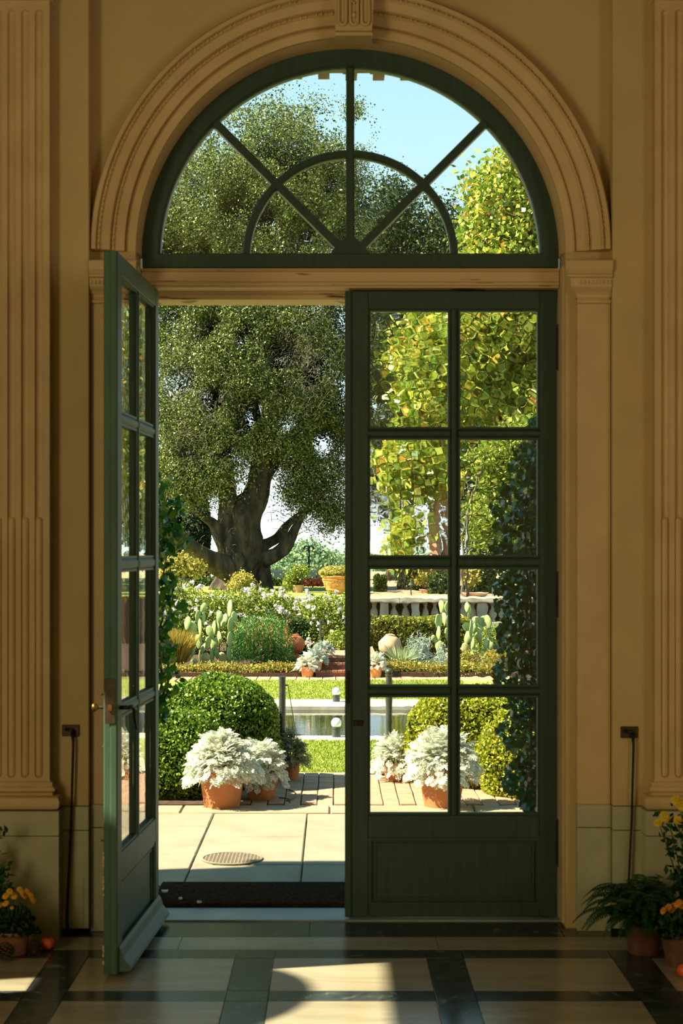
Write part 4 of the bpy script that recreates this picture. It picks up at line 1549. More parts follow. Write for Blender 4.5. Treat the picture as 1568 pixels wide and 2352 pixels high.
# ------------------------------------------------------------------ eave above the door, outside
ev = thing('eave', (CX, 7.08, 3.8), kind='structure')
MB().cbox(-4.2, 4.2, 7.0, 7.12, 3.765, 3.80, .003).build('soffit_board', M['tile'], ev)
x = CX - 1.2
while x < CX + 1.2:
    w = .058
    dz = g.choice([0, 0, .006, .012, -.006]) if x < -.05 else g.choice([0, 0, .004])
    pts = [(x + w * math.cos(PI * i / 8), 3.770 + .045 * math.sin(PI * i / 8) - dz) for i in range(9)] + [(x + (w - .012) * math.cos(PI * i / 8), 3.770 + .033 * math.sin(PI * i / 8) - dz) for i in range(8, -1, -1)]
    t = MB().prism(pts, 7.0, 7.15)
    t.build('roof_tile', M['tile'], ev)
    t2 = MB().prism([(x + w, 3.738 - dz), (x + w * 1.9, 3.738 - dz), (x + w * 1.9, 3.775), (x + w, 3.775)], 7.0, 7.14)
    t2.build('pan_tile', M['tile'], ev)
    x += .125
P, O = crown([(CX + .3 * k - 2.0, 7.12, HT - .03, .26, .11, .17, 1) for k in range(12)], 620, 9, .045, .4)
leaves('roof_creeper', P, O, .05, .7, M['vine_green'], ev)

# ================================================================== plants on the terrace
def clipped(name, c, r, n, size, m, label, cat, core=.9, pw=2.2, group=None, lump=.03):
    root = thing(name, (c[0], c[1], c[2]), label, cat, group)
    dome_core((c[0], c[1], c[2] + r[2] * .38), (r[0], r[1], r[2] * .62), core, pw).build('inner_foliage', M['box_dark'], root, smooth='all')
    P, O = dome_pts(n, (c[0], c[1], c[2] + r[2] * .38), (r[0], r[1], r[2] * .62), lump, .07, -r[2] * .36, pw)
    leaves('foliage', P, O, size, .62, m, root, bias=.55)
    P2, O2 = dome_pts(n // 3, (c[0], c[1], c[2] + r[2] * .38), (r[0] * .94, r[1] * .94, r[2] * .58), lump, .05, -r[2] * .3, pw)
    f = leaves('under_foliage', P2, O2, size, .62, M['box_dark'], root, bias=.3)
    return root


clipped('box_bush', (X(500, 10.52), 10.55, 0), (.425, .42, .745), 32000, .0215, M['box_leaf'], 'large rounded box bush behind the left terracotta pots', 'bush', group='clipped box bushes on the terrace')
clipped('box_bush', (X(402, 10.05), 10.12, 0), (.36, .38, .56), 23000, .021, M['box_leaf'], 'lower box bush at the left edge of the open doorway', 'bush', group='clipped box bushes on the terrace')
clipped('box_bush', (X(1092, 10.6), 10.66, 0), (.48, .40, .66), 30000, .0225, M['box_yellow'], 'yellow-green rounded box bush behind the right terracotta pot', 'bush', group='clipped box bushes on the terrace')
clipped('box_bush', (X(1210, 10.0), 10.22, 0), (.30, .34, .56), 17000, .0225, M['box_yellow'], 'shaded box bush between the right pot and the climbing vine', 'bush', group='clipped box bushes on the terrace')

# silver-leaved plants in terracotta pots
LOBE = []
def silver_leaf_template():
    """a lobed leaf in a flat frame: points (t along, w across), faces"""
    V, F = [], []
    def tri(*p):
        n = len(V); V.extend(p); F.append(tuple(range(n, n + len(p))))
    T = [0, .2, .36, .52, .68, .84, 1.0]
    tri((0, -.02), (.5, -.045), (1, -.03), (1, .03), (.5, .045), (0, .02))
    for i, t in enumerate((.14, .30, .46, .62, .76)):
        h = (.22, .34, .38, .33, .24)[i]
        for s in (-1, 1):
            tri((t - .02, 0), (t + .05, s * h * .55), (t + .03, s * h * .85), (t + .12, s * h), (t + .17, s * h * .8), (t + .12, s * h * .45), (t + .05, 0))
    tri((.88, -.05), (1.0, -.10), (1.10, 0), (1.0, .10), (.88, .05))
    return np.array(V), F


SLV, SLF = silver_leaf_template()

def silver_plant(c, R, H, n, L, drop):
    """lobed silver leaves arching out of a pot; returns an MB"""
    mb = MB()
    rg = np.random.default_rng(int(abs(c[0] * 1000) + n))
    for i in range(n):
        a = rg.uniform(0, 2 * PI)
        q = rg.uniform(0, 1) ** .6
        el = (1 - q) * 1.35 + rg.uniform(-.15, .25) - drop * (q > .8) * .8
        # root point on a dome
        rr = R * q * rg.uniform(.55, .86)
        hz = H * (1 - .75 * q ** 1.8) * rg.uniform(.35, .92)
        if q > .82: hz -= drop * H * rg.uniform(0, .55)
        ln = L * rg.uniform(.7, 1.2)
        kap = rg.uniform(.4, 1.3)
        roll = rg.uniform(-.9, .9)
        ca, sa = math.cos(a), math.sin(a)
        fwd = np.array([ca, sa, 0]); sd = np.array([-sa, ca, 0]); up = np.array([0, 0, 1.0])
        t = SLV[:, 0]; w = SLV[:, 1]
        th = el - kap * t
        # integral of cos/sin(el - kap t)
        xi = (np.sin(el) - np.sin(el - kap * t)) / kap
        zi = (np.cos(el - kap * t) - np.cos(el)) / kap
        nrm_x = -np.sin(th); nrm_z = np.cos(th)
        cr_, sr_ = math.cos(roll), math.sin(roll)
        P = (np.array(c) + np.array([0, 0, hz]) + fwd * rr)[None, :] + ln * (xi[:, None] * fwd + zi[:, None] * up + (w * cr_)[:, None] * sd + (w * sr_)[:, None] * (nrm_x[:, None] * fwd + nrm_z[:, None] * up) - (np.abs(w) * .3)[:, None] * up)
        P[:, 2] = np.maximum(P[:, 2], c[2] - .19)
        mb.add([tuple(p) for p in P], SLF)
    return mb


def silver_pot(loc, rt, h, R, H, n, L, label, m='silver', drop=.5, rbk=.74, group='silver-leaved plants in terracotta pots', pm='terra'):
    root = thing('potted_dusty_miller', loc, label, 'potted plant', group)
    pot(root, loc, rt, rt * rbk, h, pm, rim=.012)
    c = (loc[0], loc[1], loc[2] + h * .9)
    o = silver_plant(c, R, H, n, L, drop).build('foliage', M[m], root)
    o['kind'] = 'stuff'
    sm = MB()
    for i in range(16):
        a = 2 * PI * i / 16
        r0 = rt * .4
        sm.tube([(c[0] + r0 * math.cos(a), c[1] + r0 * math.sin(a), c[2]), (c[0] + R * .5 * math.cos(a), c[1] + R * .5 * math.sin(a), c[2] + H * .5), (c[0] + R * .72 * math.cos(a), c[1] + R * .72 * math.sin(a), c[2] + H * .5)], [.005, .004, .002], 5)
    tag(sm.build('stems', M['silver_shade'], root), kind='stuff')
    return root


silver_pot((X(510, 9.62), 9.60, .006), .148, .235, .25, .25, 900, .074, 'white-leaved plant in the large sunlit terracotta pot left of the path', drop=.45)
silver_pot((X(600, 9.95), 9.92, 0), .112, .165, .18, .23, 520, .066, 'grey-white plant in the shaded terracotta pot behind the large left one', drop=.6, m='silver')
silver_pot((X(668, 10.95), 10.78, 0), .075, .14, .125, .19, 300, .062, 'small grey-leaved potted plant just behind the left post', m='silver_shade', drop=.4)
silver_pot((X(1014, 9.65), 9.62, .006), .150, .235, .26, .27, 900, .074, 'white-leaved plant in the large terracotta pot seen through the closed door', drop=.5)
silver_pot((X(905, 10.75), 10.72, 0), .085, .12, .16, .20, 320, .070, 'white-leaved potted plant behind the right post', drop=.7)

# thin dark curved lines laid over the bricks
tb = MB()
def loop(cx, cy, rx, ry, a0, a1): return [(cx + rx * math.cos(a0 + (a1 - a0) * i / 14), cy + ry * math.sin(a0 + (a1 - a0) * i / 14), .007) for i in range(15)]
tb.tube(loop(X(652, 10.0), 10.02, .075, .23, -1.3, 1.5), .0035, 6).tube(loop(X(640, 9.8), 9.79, .075, .12, -.4, 1.6), .0035, 6)
tag(tb.build('drip_tube', M['black'], smooth='all'), 'thin black drip tube looping over the bricks beside the left pots', 'hose')

# posts with a chain between them
def path_post(px, pyt, pyb, d, label, plate=True, ball=False, r=.0235):
    zt = Z(pyt, d)
    c = (X(px, d), d, 0)
    root = thing('path_post', c, label, 'post', 'dark metal posts beside the path')
    zt_ = zt
    if ball:
        MB().tube([(c[0], d, .0), (c[0], d, zt - .042)], r, 16).build('post_shaft', M['post'], root, smooth=True)
        MB().tube([(c[0], d, zt - .052), (c[0], d, zt - .044)], r + .004, 16).build('collar', M['brass'], root, smooth=True)
        MB().ball((c[0], d, zt - .024), .027, 16, 10, .95).build('ball_cap', M['post'], root, smooth='all')
    else:
        MB().tube([(c[0], d, .0), (c[0], d, zt)], r, 16).build('post_shaft', M['post'], root, smooth=True)
        MB().tube([(c[0], d, zt - .004), (c[0], d, zt + .006)], r + .002, 16).build('post_cap', M['post'], root, smooth=True)
    if plate:
        MB().cbox(c[0] - .085, c[0] + .085, d - .07, d + .07, -.004, .014, .004).build('base_plate', M['iron'], root)
    MB().tube([(c[0] + r - .004, d, zt - .055), (c[0] + r + .012, d, zt - .055)], .005, 6).build('chain_eye', M['black'], root)
    return zt


zt = path_post(648, 1556, 1772, 10.86, 'plain dark metal post at the left of the path, half in shade')
path_post(893, 1535, 1775, 11.0, 'dark metal post with a round knob seen through the closed door', ball=True)
# chain hanging from the left post
p0 = at(655, 1572, 10.86) + Vector((.018, 0, 0)); p1 = Vector((p0.x + .16, 12.9, -.55))
ch = []
n = 46
for i in range(n):
    t = i / (n - 1)
    q = p0.lerp(p1, t); q.z -= .28 * 4 * t * (1 - t) * .35
    ch.append(q)
mb = MB()
for i in range(0, n - 1):
    a, b = ch[i], ch[i + 1]
    mb.tube([a, b], .0035, 5)
cc = mb.build('chain', M['black'])
tag(cc, 'thin chain sagging away from the left path post', 'chain')
# the post it leads to stands down on the lawn
pp = thing('chain_post', (p1.x, 12.9, ZG), 'short hidden post on the lawn where the chain ends', 'post')
MB().tube([(p1.x, 12.92, ZG - .01), (p1.x, 12.92, -.54)], .018, 10).build('post_shaft', M['post'], pp, smooth=True)

# globe lamps on the pool edge
def globe_lamp(px, pyb, d, r, zb, label):
    root = thing('globe_lamp', (X(px, d), d, zb), label, 'lamp', 'white globe lamps at the pool')
    x = X(px, d)
    hb = (Z(pyb, d) - zb) - r
    MB().lathe([(r * .82, 0), (r * .82, hb * .9), (r * .9, hb * .92), (r * .9, hb * 1.04), (r * .5, hb * 1.08)], (x, d, zb), 20).build('lamp_base', M['post'], root, smooth=True)
    MB().ball((x, d, zb + hb + r * .96), r, 20, 14).build('globe', M['globe'], root, smooth='all')


globe_lamp(772, 1588, 24.75, .068, ZG + .05, 'white globe lamp on the far edge of the pool')
globe_lamp(772, 1660, 20.30, .068, ZG + .03, 'white globe lamp on the near edge of the pool')

# climbing vines beside the door
def vine(name, region, n, size, m, label, seed, d0=7.08, d1=7.50):
    rg = np.random.default_rng(seed)
    root = thing(name, (X(region[0][1], 7.2), 7.2, 0), label, 'vine')
    P = []
    ys = np.array([r[0] for r in region]); xa = np.array([r[1] for r in region]); xb = np.array([r[2] for r in region])
    py = rg.uniform(ys.min(), ys.max(), n)
    lo = np.interp(py, ys, xa); hi = np.interp(py, ys, xb)
    lo = lo + 9 * np.sin(py / 17.) + 6 * np.sin(py / 7.3 + 2)
    u = rg.uniform(0, 1, n) ** .85
    if seed == 2: hi = hi + 12 * np.sin(py / 13.); u = rg.uniform(0, 1, n)
    px = lo + (hi - lo) * u
    dd = rg.uniform(d0, d1, n)
    P = np.stack([(px - VX) / FPX * dd, dd, EYE - (py - VY) / FPX * dd], 1)
    out = np.tile([-.25 if seed == 1 else .3, -.8, .45], (n, 1))
    ob = leaves('foliage', P, out, size, .68, m, root, bias=1.1, droop=.9)
    sm = MB()
    for i in range(7):
        f = .35 + .6 * i / 7
        pts = []
        if seed == 2: pts.append((X(306 + 8 * i, 7.1), 7.1, 0))
        for j in range(13):
            yy = ys.max() + (ys.min() - ys.max()) * j / 12
            lo_ = np.interp(yy, ys, xa); hi_ = np.interp(yy, ys, xb)
            if seed == 2: f = .0 + .12 * i
            dq = d0 + .04 + .03 * i
            pts.append(((lo_ + (hi_ - lo_) * f - VX) / FPX * dq + rg.uniform(-.012, .012), dq, max(.0, EYE - (yy - VY) / FPX * dq)))
        sm.tube(pts, [.008 - .0004 * j for j in range(len(pts))], 6)
    tag(sm.build('stems', M['twig'], root, smooth='all'), kind='stuff')
    return root


vine('climbing_vine', [(960, 1210, 1330), (1010, 1200, 1330), (1060, 1175, 1330), (1130, 1150, 1330), (1190, 1125, 1330), (1260, 1140, 1330), (1330, 1138, 1330), (1400, 1135, 1330), (1480, 1150, 1330), (1530, 1120, 1330), (1600, 1160, 1330), (1680, 1150, 1330), (1740, 1175, 1330), (1800, 1160, 1330), (1850, 1185, 1330), (1880, 1230, 1330), (2082, 1250, 1330)], 7600, .040, M['vine_dark'], 'dark glossy climbing vine at the right edge of the closed door', 1)
vine('climbing_vine', [(1090, 300, 392), (1130, 300, 396), (1180, 300, 420), (1230, 300, 432), (1290, 300, 408), (1330, 300, 396), (1380, 300, 432), (1420, 300, 415), (1470, 300, 385), (1500, 300, 405), (1540, 300, 420), (1600, 300, 400), (1660, 300, 372)], 900, .044, M['vine_green'], 'bright green trailing vine at the left edge of the open doorway', 2, 7.06, 7.30)

# ================================================================== planting across the pool
def prickly_pear(name, loc, d, pads, origin, scale, label, seed):
    """pads: (zoom x, zoom y, rx, ry, tilt degrees) read off an enlarged crop: origin px, scale px per crop unit"""
    root = thing(name, loc, label, 'cactus', 'prickly pear cacti in the beds beyond the pool')
    rg = random.Random(seed)
    for i, (zx, zy, rx, ry, tl) in enumerate(pads):
        px, py = origin[0] + zx * scale, origin[1] + zy * scale
        dd = d + rg.uniform(-.25, .25)
        c = at(px, py, dd)
        a, b = rx * 1.12 * scale / FPX * dd, ry * 1.08 * scale / FPX * dd
        turn = 0.0
        wide = max(a, b * .55)
        turn = math.acos(min(1, a / wide)) * rg.choice((-1, 1))
        th = .030
        mb = MB()
        vs, fs = [], []
        R, S = 7, 14
        for r in range(R + 1):
            phi = PI * r / R
            for s in range(S):
                t = 2 * PI * s / S
                x = math.sin(phi) * math.cos(t); y = -math.cos(phi); z = math.sin(phi) * math.sin(t)
                # pad: wide across x, thin across depth, narrower at the foot
                zz = z
                wf = (.62 + .38 * min(1, (zz + 1) / 1.1)) if zz < .1 else 1.0
                lx = x * wide * wf; ly = y * th * (1 - .3 * abs(zz)); lz = zz * b
                ct, st_ = math.cos(turn), math.sin(turn)
                X1, Y1 = lx * ct - ly * st_, lx * st_ + ly * ct
                ca, sa = math.cos(math.radians(tl)), math.sin(math.radians(tl))
                vs.append((c.x + X1 * ca + lz * sa, c.y + Y1, c.z - X1 * sa + lz * ca))
        for r in range(R):
            for s in range(S):
                fs.append((r * S + s, r * S + (s + 1) % S, (r + 1) * S + (s + 1) % S, (r + 1) * S + s))
        old = py > origin[1] + scale * (max(p[1] for p in pads) * .84)
        mb.add(vs, fs).build('pad', M['cactus_old' if old and i % 2 else 'cactus'], root, smooth='all')
    return root


zt_ = .1913
padsL = [(160, 430, 40, 85, 8), (225, 495, 50, 95, -12), (285, 350, 28, 80, 5), (350, 240, 35, 62, 22), (310, 480, 25, 105, -3), (350, 370, 12, 80, 0), (290, 650, 42, 90, -4), (430, 530, 45, 75, -18), (478, 485, 24, 92, 0), (545, 360, 40, 68, 6), (597, 395, 40, 82, 20), (667, 250, 29, 105, 3), (722, 370, 32, 85, -6), (675, 460, 29, 105, 4), (520, 470, 22, 90, 0), (480, 680, 45, 80, 14), (402, 660, 35, 75, 10), (345, 730, 24, 74, 18), (455, 820, 20, 110, 2), (322, 830, 20, 85, -4), (437, 905, 34, 45, 0), (668, 620, 28, 90, 2), (222, 760, 18, 66, 6), (160, 830, 50, 65, 12), (240, 900, 42, 50, 0), (378, 850, 50, 70, 6), (512, 790, 28, 66, -6), (590, 860, 48, 90, -22), (658, 790, 24, 84, 0), (545, 600, 26, 80, -8), (310, 930, 40, 40, 0), (200, 640, 22, 70, 8), (640, 900, 40, 60, 0), (500, 920, 36, 50, 5)]
prickly_pear('prickly_pear', (X(490, 31.5), 31.5, ZB), 31.5, padsL, (400, 1350), zt_, 'pale green prickly pear cactus seen through the open doorway, left of the rosemary', 1)
zr_ = .1786
padsR = [(865, 640, 34, 84, -4), (935, 630, 36, 78, 10), (822, 830, 42, 96, -2), (895, 800, 22, 90, -4), (822, 985, 15, 95, 2), (950, 820, 30, 95, 4), (940, 1000, 34, 88, -8), (762, 1045, 34, 48, -30), (832, 1160, 52, 92, 4), (865, 1240, 20, 80, 0), (1010, 700, 34, 80, 0), (1000, 900, 34, 90, 3), (990, 1100, 36, 90, -3), (1020, 1270, 44, 60, 0), (860, 1340, 36, 46, 0), (940, 1300, 36, 80, 0)]
prickly_pear('prickly_pear', (X(1012, 32.2), 32.2, ZB), 32.2, padsR, (860, 1280), zr_, 'tall prickly pear behind the upright bar of the closed door', 2)
padsR2 = [(1190, 640, 24, 62, 8), (1215, 710, 18, 100, 3), (1300, 810, 44, 50, 10), (1390, 830, 58, 84, 22), (1460, 830, 40, 90, -10), (1240, 950, 24, 130, 0), (1290, 910, 40, 70, 10), (1350, 930, 44, 60, 20), (1190, 1030, 36, 84, 4), (1340, 1030, 44, 72, -14), (1255, 1110, 30, 90, 0), (1160, 1180, 44, 80, 10), (1280, 1230, 40, 80, 4), (1465, 960, 14, 100, 0), (1385, 1230, 22, 54, 0), (1180, 900, 40, 60, 0), (1430, 1120, 24, 90, 0), (1330, 1310, 46, 60, 0), (1480, 1120, 40, 90, 5), (1230, 1320, 40, 50, 0), (1400, 1320, 36, 60, 0)]
prickly_pear('prickly_pear', (X(1095, 32.0), 32.0, ZB), 32.0, padsR2, (860, 1280), zr_, 'broad many-padded prickly pear left of the climbing vine', 3)

# rosemary, upright stems full of needles
def spiky(name, loc, outline, d, depth, n_st, m, label, cat, wd=.016, nl=.05):
    """outline: (px, pytop) of the mass; stems rise from the bed to the outline"""
    root = thing(name, loc, label, cat)
    xs = np.array([o[0] for o in outline]); ts = np.array([o[1] for o in outline])
    B, D, Ls, sm = [], [], [], MB()
    rg = np.random.default_rng(int(loc[0] * 97) % 1000 + 3)
    bx, bd, bl2 = [], [], []
    for i in range(n_st):
        px = rg.uniform(xs.min(), xs.max()); dd = d + rg.uniform(-depth, depth)
        top = np.interp(px, xs, ts) + rg.uniform(-6, 42) + (8 if dd < d else 0)
        tip = at(px, top, dd)
        base = Vector((tip.x * .985 + loc[0] * .015 + rg.uniform(-.03, .03), dd, loc[2]))
        h = tip.z - base.z
        if h < .1: continue
        k = int(h / .016)
        t = rg.uniform(.12, 1, k)[:, None]
        P = np.array(base) * (1 - t) + np.array(tip) * t + rg.normal(size=(k, 3)) * .014
        bx.append(P)
        a = rg.uniform(0, 2 * PI, k)
        bd.append(np.stack([np.cos(a) * .8, np.sin(a) * .8, np.full(k, .8)], 1))
    P = np.concatenate(bx); D = np.concatenate(bd)
    blades('foliage', P, D, RNG.uniform(nl * .6, nl * 1.3, len(P)), wd * .62, m, root, bend=.1)
    return root


ros = spiky('rosemary_bush', (X(600, 32), 32.0, ZB), [(528, 1452), (545, 1428), (575, 1412), (600, 1414), (625, 1410), (650, 1420), (668, 1450), (676, 1490)], 32.0, .55, 320, M['rosemary'], 'dark green rosemary bush with upright stems right of the cactus', 'bush', .017, .065)
P = []; D = []
for i in range(22):
    px = random.uniform(540, 672); top = random.uniform(1418, 1450); dd = 31.4 + random.uniform(-.05, .1)
    for k in range(26):
        P.append(at(px + random.gauss(0, 1.3), top + k * random.uniform(1.5, 3.0), dd)); D.append((random.gauss(0, .5), random.gauss(0, .5), 1))
P = np.array([tuple(p) for p in P]); P[:, 2] = np.maximum(P[:, 2], ZB)
blades('dry_spikes', P[::2], np.array(D)[::2], .07, .012, M['dry_stem'], ros)

# ornamental grass at the left
root = thing('ornamental_grass', (X(400, 31), 31.0, ZB), 'fountain of green and tan grass left of the prickly pear', 'grass plant')
n = 5200
a = RNG.uniform(0, 2 * PI, n); q = RNG.uniform(0, 1, n)
cx_ = np.where(RNG.uniform(0, 1, n) < .55, X(405, 31), X(368, 31))
B = np.stack([cx_ + .10 * np.cos(a) * q, 31 + .12 * np.sin(a) * q, np.full(n, ZB)], 1)
D = np.stack([np.cos(a) * q * .5, np.sin(a) * q * .5, np.full(n, 1.0)], 1)
blades('blades', B, D, RNG.uniform(.45, 1.02, n), .009, M['tan_grass'], root, bend=.16)

# spiky agave-like tuft and silver artemisia at the right
root = thing('spiky_tuft', (X(918, 31.2), 31.2, ZB), 'pale spiky tuft of narrow leaves below the round jar', 'plant')
n = 260
a = RNG.uniform(0, 2 * PI, n); q = RNG.uniform(.1, 1, n)
B = np.stack([np.full(n, X(918, 31.2)) + .05 * np.cos(a), 31.2 + .05 * np.sin(a), np.full(n, ZB)], 1)
D = np.stack([np.cos(a) * q * 1.1, np.sin(a) * q, np.full(n, .85)], 1)
blades('blades', B, D, RNG.uniform(.3, .62, n), .022, M['agave'], root, bend=.10)

def loose(name, c, r, n, size, m, label, cat, asp=.3, group=None, pw=2, lump=.16, jit=.35, kind_leaf='foliage', thick=.5, core=None):
    root = thing(name, (c[0], c[1], c[2]), label, cat, group)
    P, O = dome_pts(n, (c[0], c[1], c[2] + r[2] * .35), (r[0], r[1], r[2] * .65), lump, thick, -r[2] * .35, pw)
    leaves(kind_leaf, P, O, size, asp, m, root, bias=.5)
    if core is not None:
        dome_core((c[0], c[1], c[2] + r[2] * .35), (r[0], r[1], r[2] * .65), .72).build('inner_foliage', core, root, smooth='all')
    return root


def pxbush(px0, px1, pyt, d, zb, ry=None):
    """centre and radii of a bush that fills px0..px1 and reaches up to pyt at distance d"""
    cx = (X(px0, d) + X(px1, d)) / 2; rx = (X(px1, d) - X(px0, d)) / 2
    return (cx, d, zb), (rx, ry or max(rx * .8, .15), Z(pyt, d) - zb)


c, r = pxbush(936, 990, 1462, 31.4, ZB)
loose('silver_shrub', c, r, 2200, .085, M['silver_grey'], 'feathery silver shrub between the round jar and the tall cactus', 'shrub', .16, thick=.8)
c, r = pxbush(998, 1032, 1488, 31.2, ZB)
loose('silver_shrub', c, r, 900, .07, M['silver_grey'], 'low silver shrub at the foot of the tall cactus', 'shrub', .18, thick=.8)
c, r = pxbush(1085, 1180, 1440, 33.0, ZB)
loose('flowering_shrub', c, r, 5200, .06, M['rose_leaf'], 'tall loose shrub behind the broad cactus beside the vine', 'shrub', .5, thick=.6)
c, r = pxbush(1105, 1200, 1488, 31.0, ZB)
loose('flowering_shrub', c, r, 3000, .05, M['tan_grass'], 'tan and green shrub half hidden by the climbing vine', 'shrub', .4, thick=.7)
c, r = pxbush(1050, 1100, 1495, 31.0, ZB)
loose('flowering_shrub', c, r, 1500, .05, M['low_hedge'], 'low rust-coloured shrub below the broad cactus', 'shrub', .4, thick=.8)

# terracotta jars
def jar(px, py, rpx, d, zb, m, label, rough_top=True):
    root = thing('terracotta_jar', (X(px, d), d, zb), label, 'jar', 'round terracotta jars in the beds')
    r = rpx / FPX * d
    x = X(px, d)
    zc = Z(py, d)
    prof = []
    for i in range(0, 19):
        th = PI * (.10 + .78 * i / 18)
        prof.append((r * math.sin(th) * (1.0 if th < PI / 2 else 1.0), zc - zb - r * math.cos(th) * .96))
    zt = prof[-1][1]
    rt = prof[-1][0]
    prof = [(prof[0][0] * .9, prof[0][1] - .002)] + prof + [(rt * 1.0, zt + .012), (rt * .82, zt + .014), (rt * .8, zt - .03)]
    MB().lathe(prof, (x, d, zb), 32, close=True).build('body', M[m], root, smooth='all')
    # it stands on a low foot in the bed
    MB().lathe([(r * .42, 0), (r * .36, max(.02, prof[0][1]))], (x, d, zb), 20).build('foot', M[m], root)
    ring_ = [(x + rt * 1.02 * math.cos(2 * PI * i / 20), d + rt * 1.02 * math.sin(2 * PI * i / 20), zb + zt + .008) for i in range(21)]
    MB().tube(ring_, .012, 6, cap=False).build('rim', M[m], root, smooth='all')


M['terra_deep'] = mat('deep_terracotta', (.36, .12, .04), (.48, .17, .06), scale=6, rough=.8)
jar(677, 1479, 23, 32.6, ZB + .12, 'terra_deep', 'round terracotta jar half hidden by the rosemary')
jar(895, 1483, 27, 32.0, ZB + .1, 'terra_pale', 'round pale terracotta jar in front of the clipped hedge on the right')
structure('bed_mound', MB().lathe([(1.0, 0), (.7, .12), (.001, .125)], (X(677, 32.6), 32.7, ZB), 24, close=False).lathe([(.9, 0), (.6, .10), (.001, .105)], (X(895, 32), 32.1, ZB), 24, close=False), 'earth')

# clipped hedges
def hedge(name, x0, x1, y0, y1, z0, z1, n, size, m, label, rough=.03, core='box_dark', cat='hedge', asp=.6, group=None):
    root = thing(name, ((x0 + x1) / 2, (y0 + y1) / 2, z0), label, cat, group)
    q = min(.05, (x1 - x0) * .12, (y1 - y0) * .2)
    MB().cbox(x0 + q, x1 - q, y0 + q, y1 - q, z0, z1 - q, .03).build('inner_foliage', M[core], root)
    P, O = box_pts(n, x0, x1, y0, y1, z0, z1, rough)
    leaves('foliage', P, O, size, asp, m, root, bias=.6)
    return root


hedge('clipped_hedge', X(650, 33.6), X(716, 33.6), 33.6, 34.3, ZB, Z(1428, 33.6), 5200, .048, M['yew'], 'dark square-cut hedge behind the left terracotta jar')
hedge('clipped_hedge', X(856, 33.6), X(1078, 33.6), 33.6, 34.5, ZB, Z(1424, 33.6), 13000, .055, M['hedge_leaf'], 'long sunlit clipped hedge behind the pale jar')
hg = 'low box edging along the far path'
hedge('low_hedge', X(405, 30.3), X(690, 30.3), 30.15, 30.55, ZG, Z(1533, 30.2), 9000, .045, M['low_hedge'], 'low rusty-green edging hedge left of the brick steps', .035, group=hg)
hedge('low_hedge', X(876, 30.3), X(1140, 30.3), 30.15, 30.55, ZG, Z(1532, 30.2), 8000, .045, M['low_hedge'], 'low rusty-green edging hedge right of the brick steps', .045, group=hg)
c, r = pxbush(748, 806, 1452, 32.6, ZG + hh * NS - .02, .3)
loose('small_box_shrub', c, r, 3200, .045, M['rose_leaf'], 'small yellow-green shrub at the top of the brick steps', 'shrub', .6, lump=.1, thick=.35)

# rose bushes with white flowers
def rose(px0, px1, pyt, d, n, label, nf, seed):
    c, r = pxbush(px0, px1, pyt, d, ZB, .55)
    root = thing('rose_bush', c, label, 'rose bush', 'white-flowering rose bushes')
    cz = c[2] + r[2] * .5
    P, O = dome_pts(n, (c[0], c[1], cz), (r[0], r[1], r[2] * .5), .12, .55, -r[2] * .5, 3.0)
    leaves('foliage', P, O, .062, .55, M['rose_leaf'], root, bias=.4)
    # canes that stick out at the top, each with leaves
    sm = MB(); Q = []; tips = []
    rg = random.Random(seed)
    for i in range(int((px1 - px0) / 7)):
        x = c[0] + rg.uniform(-.95, .95) * r[0]; y = c[1] + rg.uniform(-.4, .2)
        zt2 = c[2] + r[2] * rg.uniform(.92, 1.10)
        b = Vector((x, y, c[2])); tp = Vector((x + rg.uniform(-.15, .15), y, zt2))
        sm.tube([b, b.lerp(tp, .5) + Vector((rg.uniform(-.04, .04), 0, 0)), tp], [.010, .008, .005], 5)
        tips.append(tp)
        for k in range(26):
            q = b.lerp(tp, rg.uniform(.55, 1)); Q.append((q.x + rg.gauss(0, .03), q.y + rg.gauss(0, .03), q.z + rg.gauss(0, .02)))
    tag(sm.build('canes', M['twig'], root), kind='stuff')
    leaves('cane_foliage', np.array(Q), np.tile([0, -.5, .6], (len(Q), 1)), .05, .55, M['rose_leaf'], root, bias=.5)
    F = []
    for i in range(nf):
        if rg.random() < .4 and tips:
            p = Vector(rg.choice(tips)) + Vector((rg.gauss(0, .05), -.03, rg.gauss(.01, .03)))
        else:
            p = Vector((c[0] + rg.uniform(-.95, .95) * r[0], c[1] - r[1] * rg.uniform(.85, 1.05), c[2] + r[2] * (rg.uniform(.45, 1.0) if seed != 4 else rg.uniform(.2, .95))))
        for k in range(11):
            F.append((p.x + rg.gauss(0, .018), p.y + rg.gauss(0, .012), p.z + rg.gauss(0, .018)))
    leaves('flowers', np.array(F), np.tile([0, -1, .5], (len(F), 1)), .058, .9, M['petal_white'], root, bias=1.0)
    return root


rose(340, 470, 1352, 35.6, 9000, 'rose bush at the left behind the tan grass and cactus', 46, 1)
rose(180, 345, 1356, 35.8, 5000, 'rose bush left of the doorway view beyond the tan grass', 20, 7)
rose(20, 185, 1360, 35.8, 4500, 'rose bush furthest to the left in the bed beyond the pool', 16, 8)
hedge('clipped_hedge', X(-60, 33), X(300, 33), 33.0, 33.8, ZB, Z(1440, 33), 9000, .055, M['yew'], 'clipped hedge left of the tan grass beyond the pool')
hedge('low_hedge', X(60, 30.3), X(400, 30.3), 30.15, 30.55, ZG, Z(1533, 30.2), 7000, .045, M['low_hedge'], 'low edging hedge continuing to the left of the doorway view', .035, group=hg)
rose(452, 585, 1366, 35.4, 9500, 'rose bush directly behind the prickly pear, below the big oak', 26, 2)
rose(560, 665, 1360, 35.2, 8500, 'rose bush behind the rosemary with a few white flowers', 40, 3)
rose(640, 720, 1392, 35.0, 5000, 'lower rose bush thick with white flowers left of the short post', 46, 5)
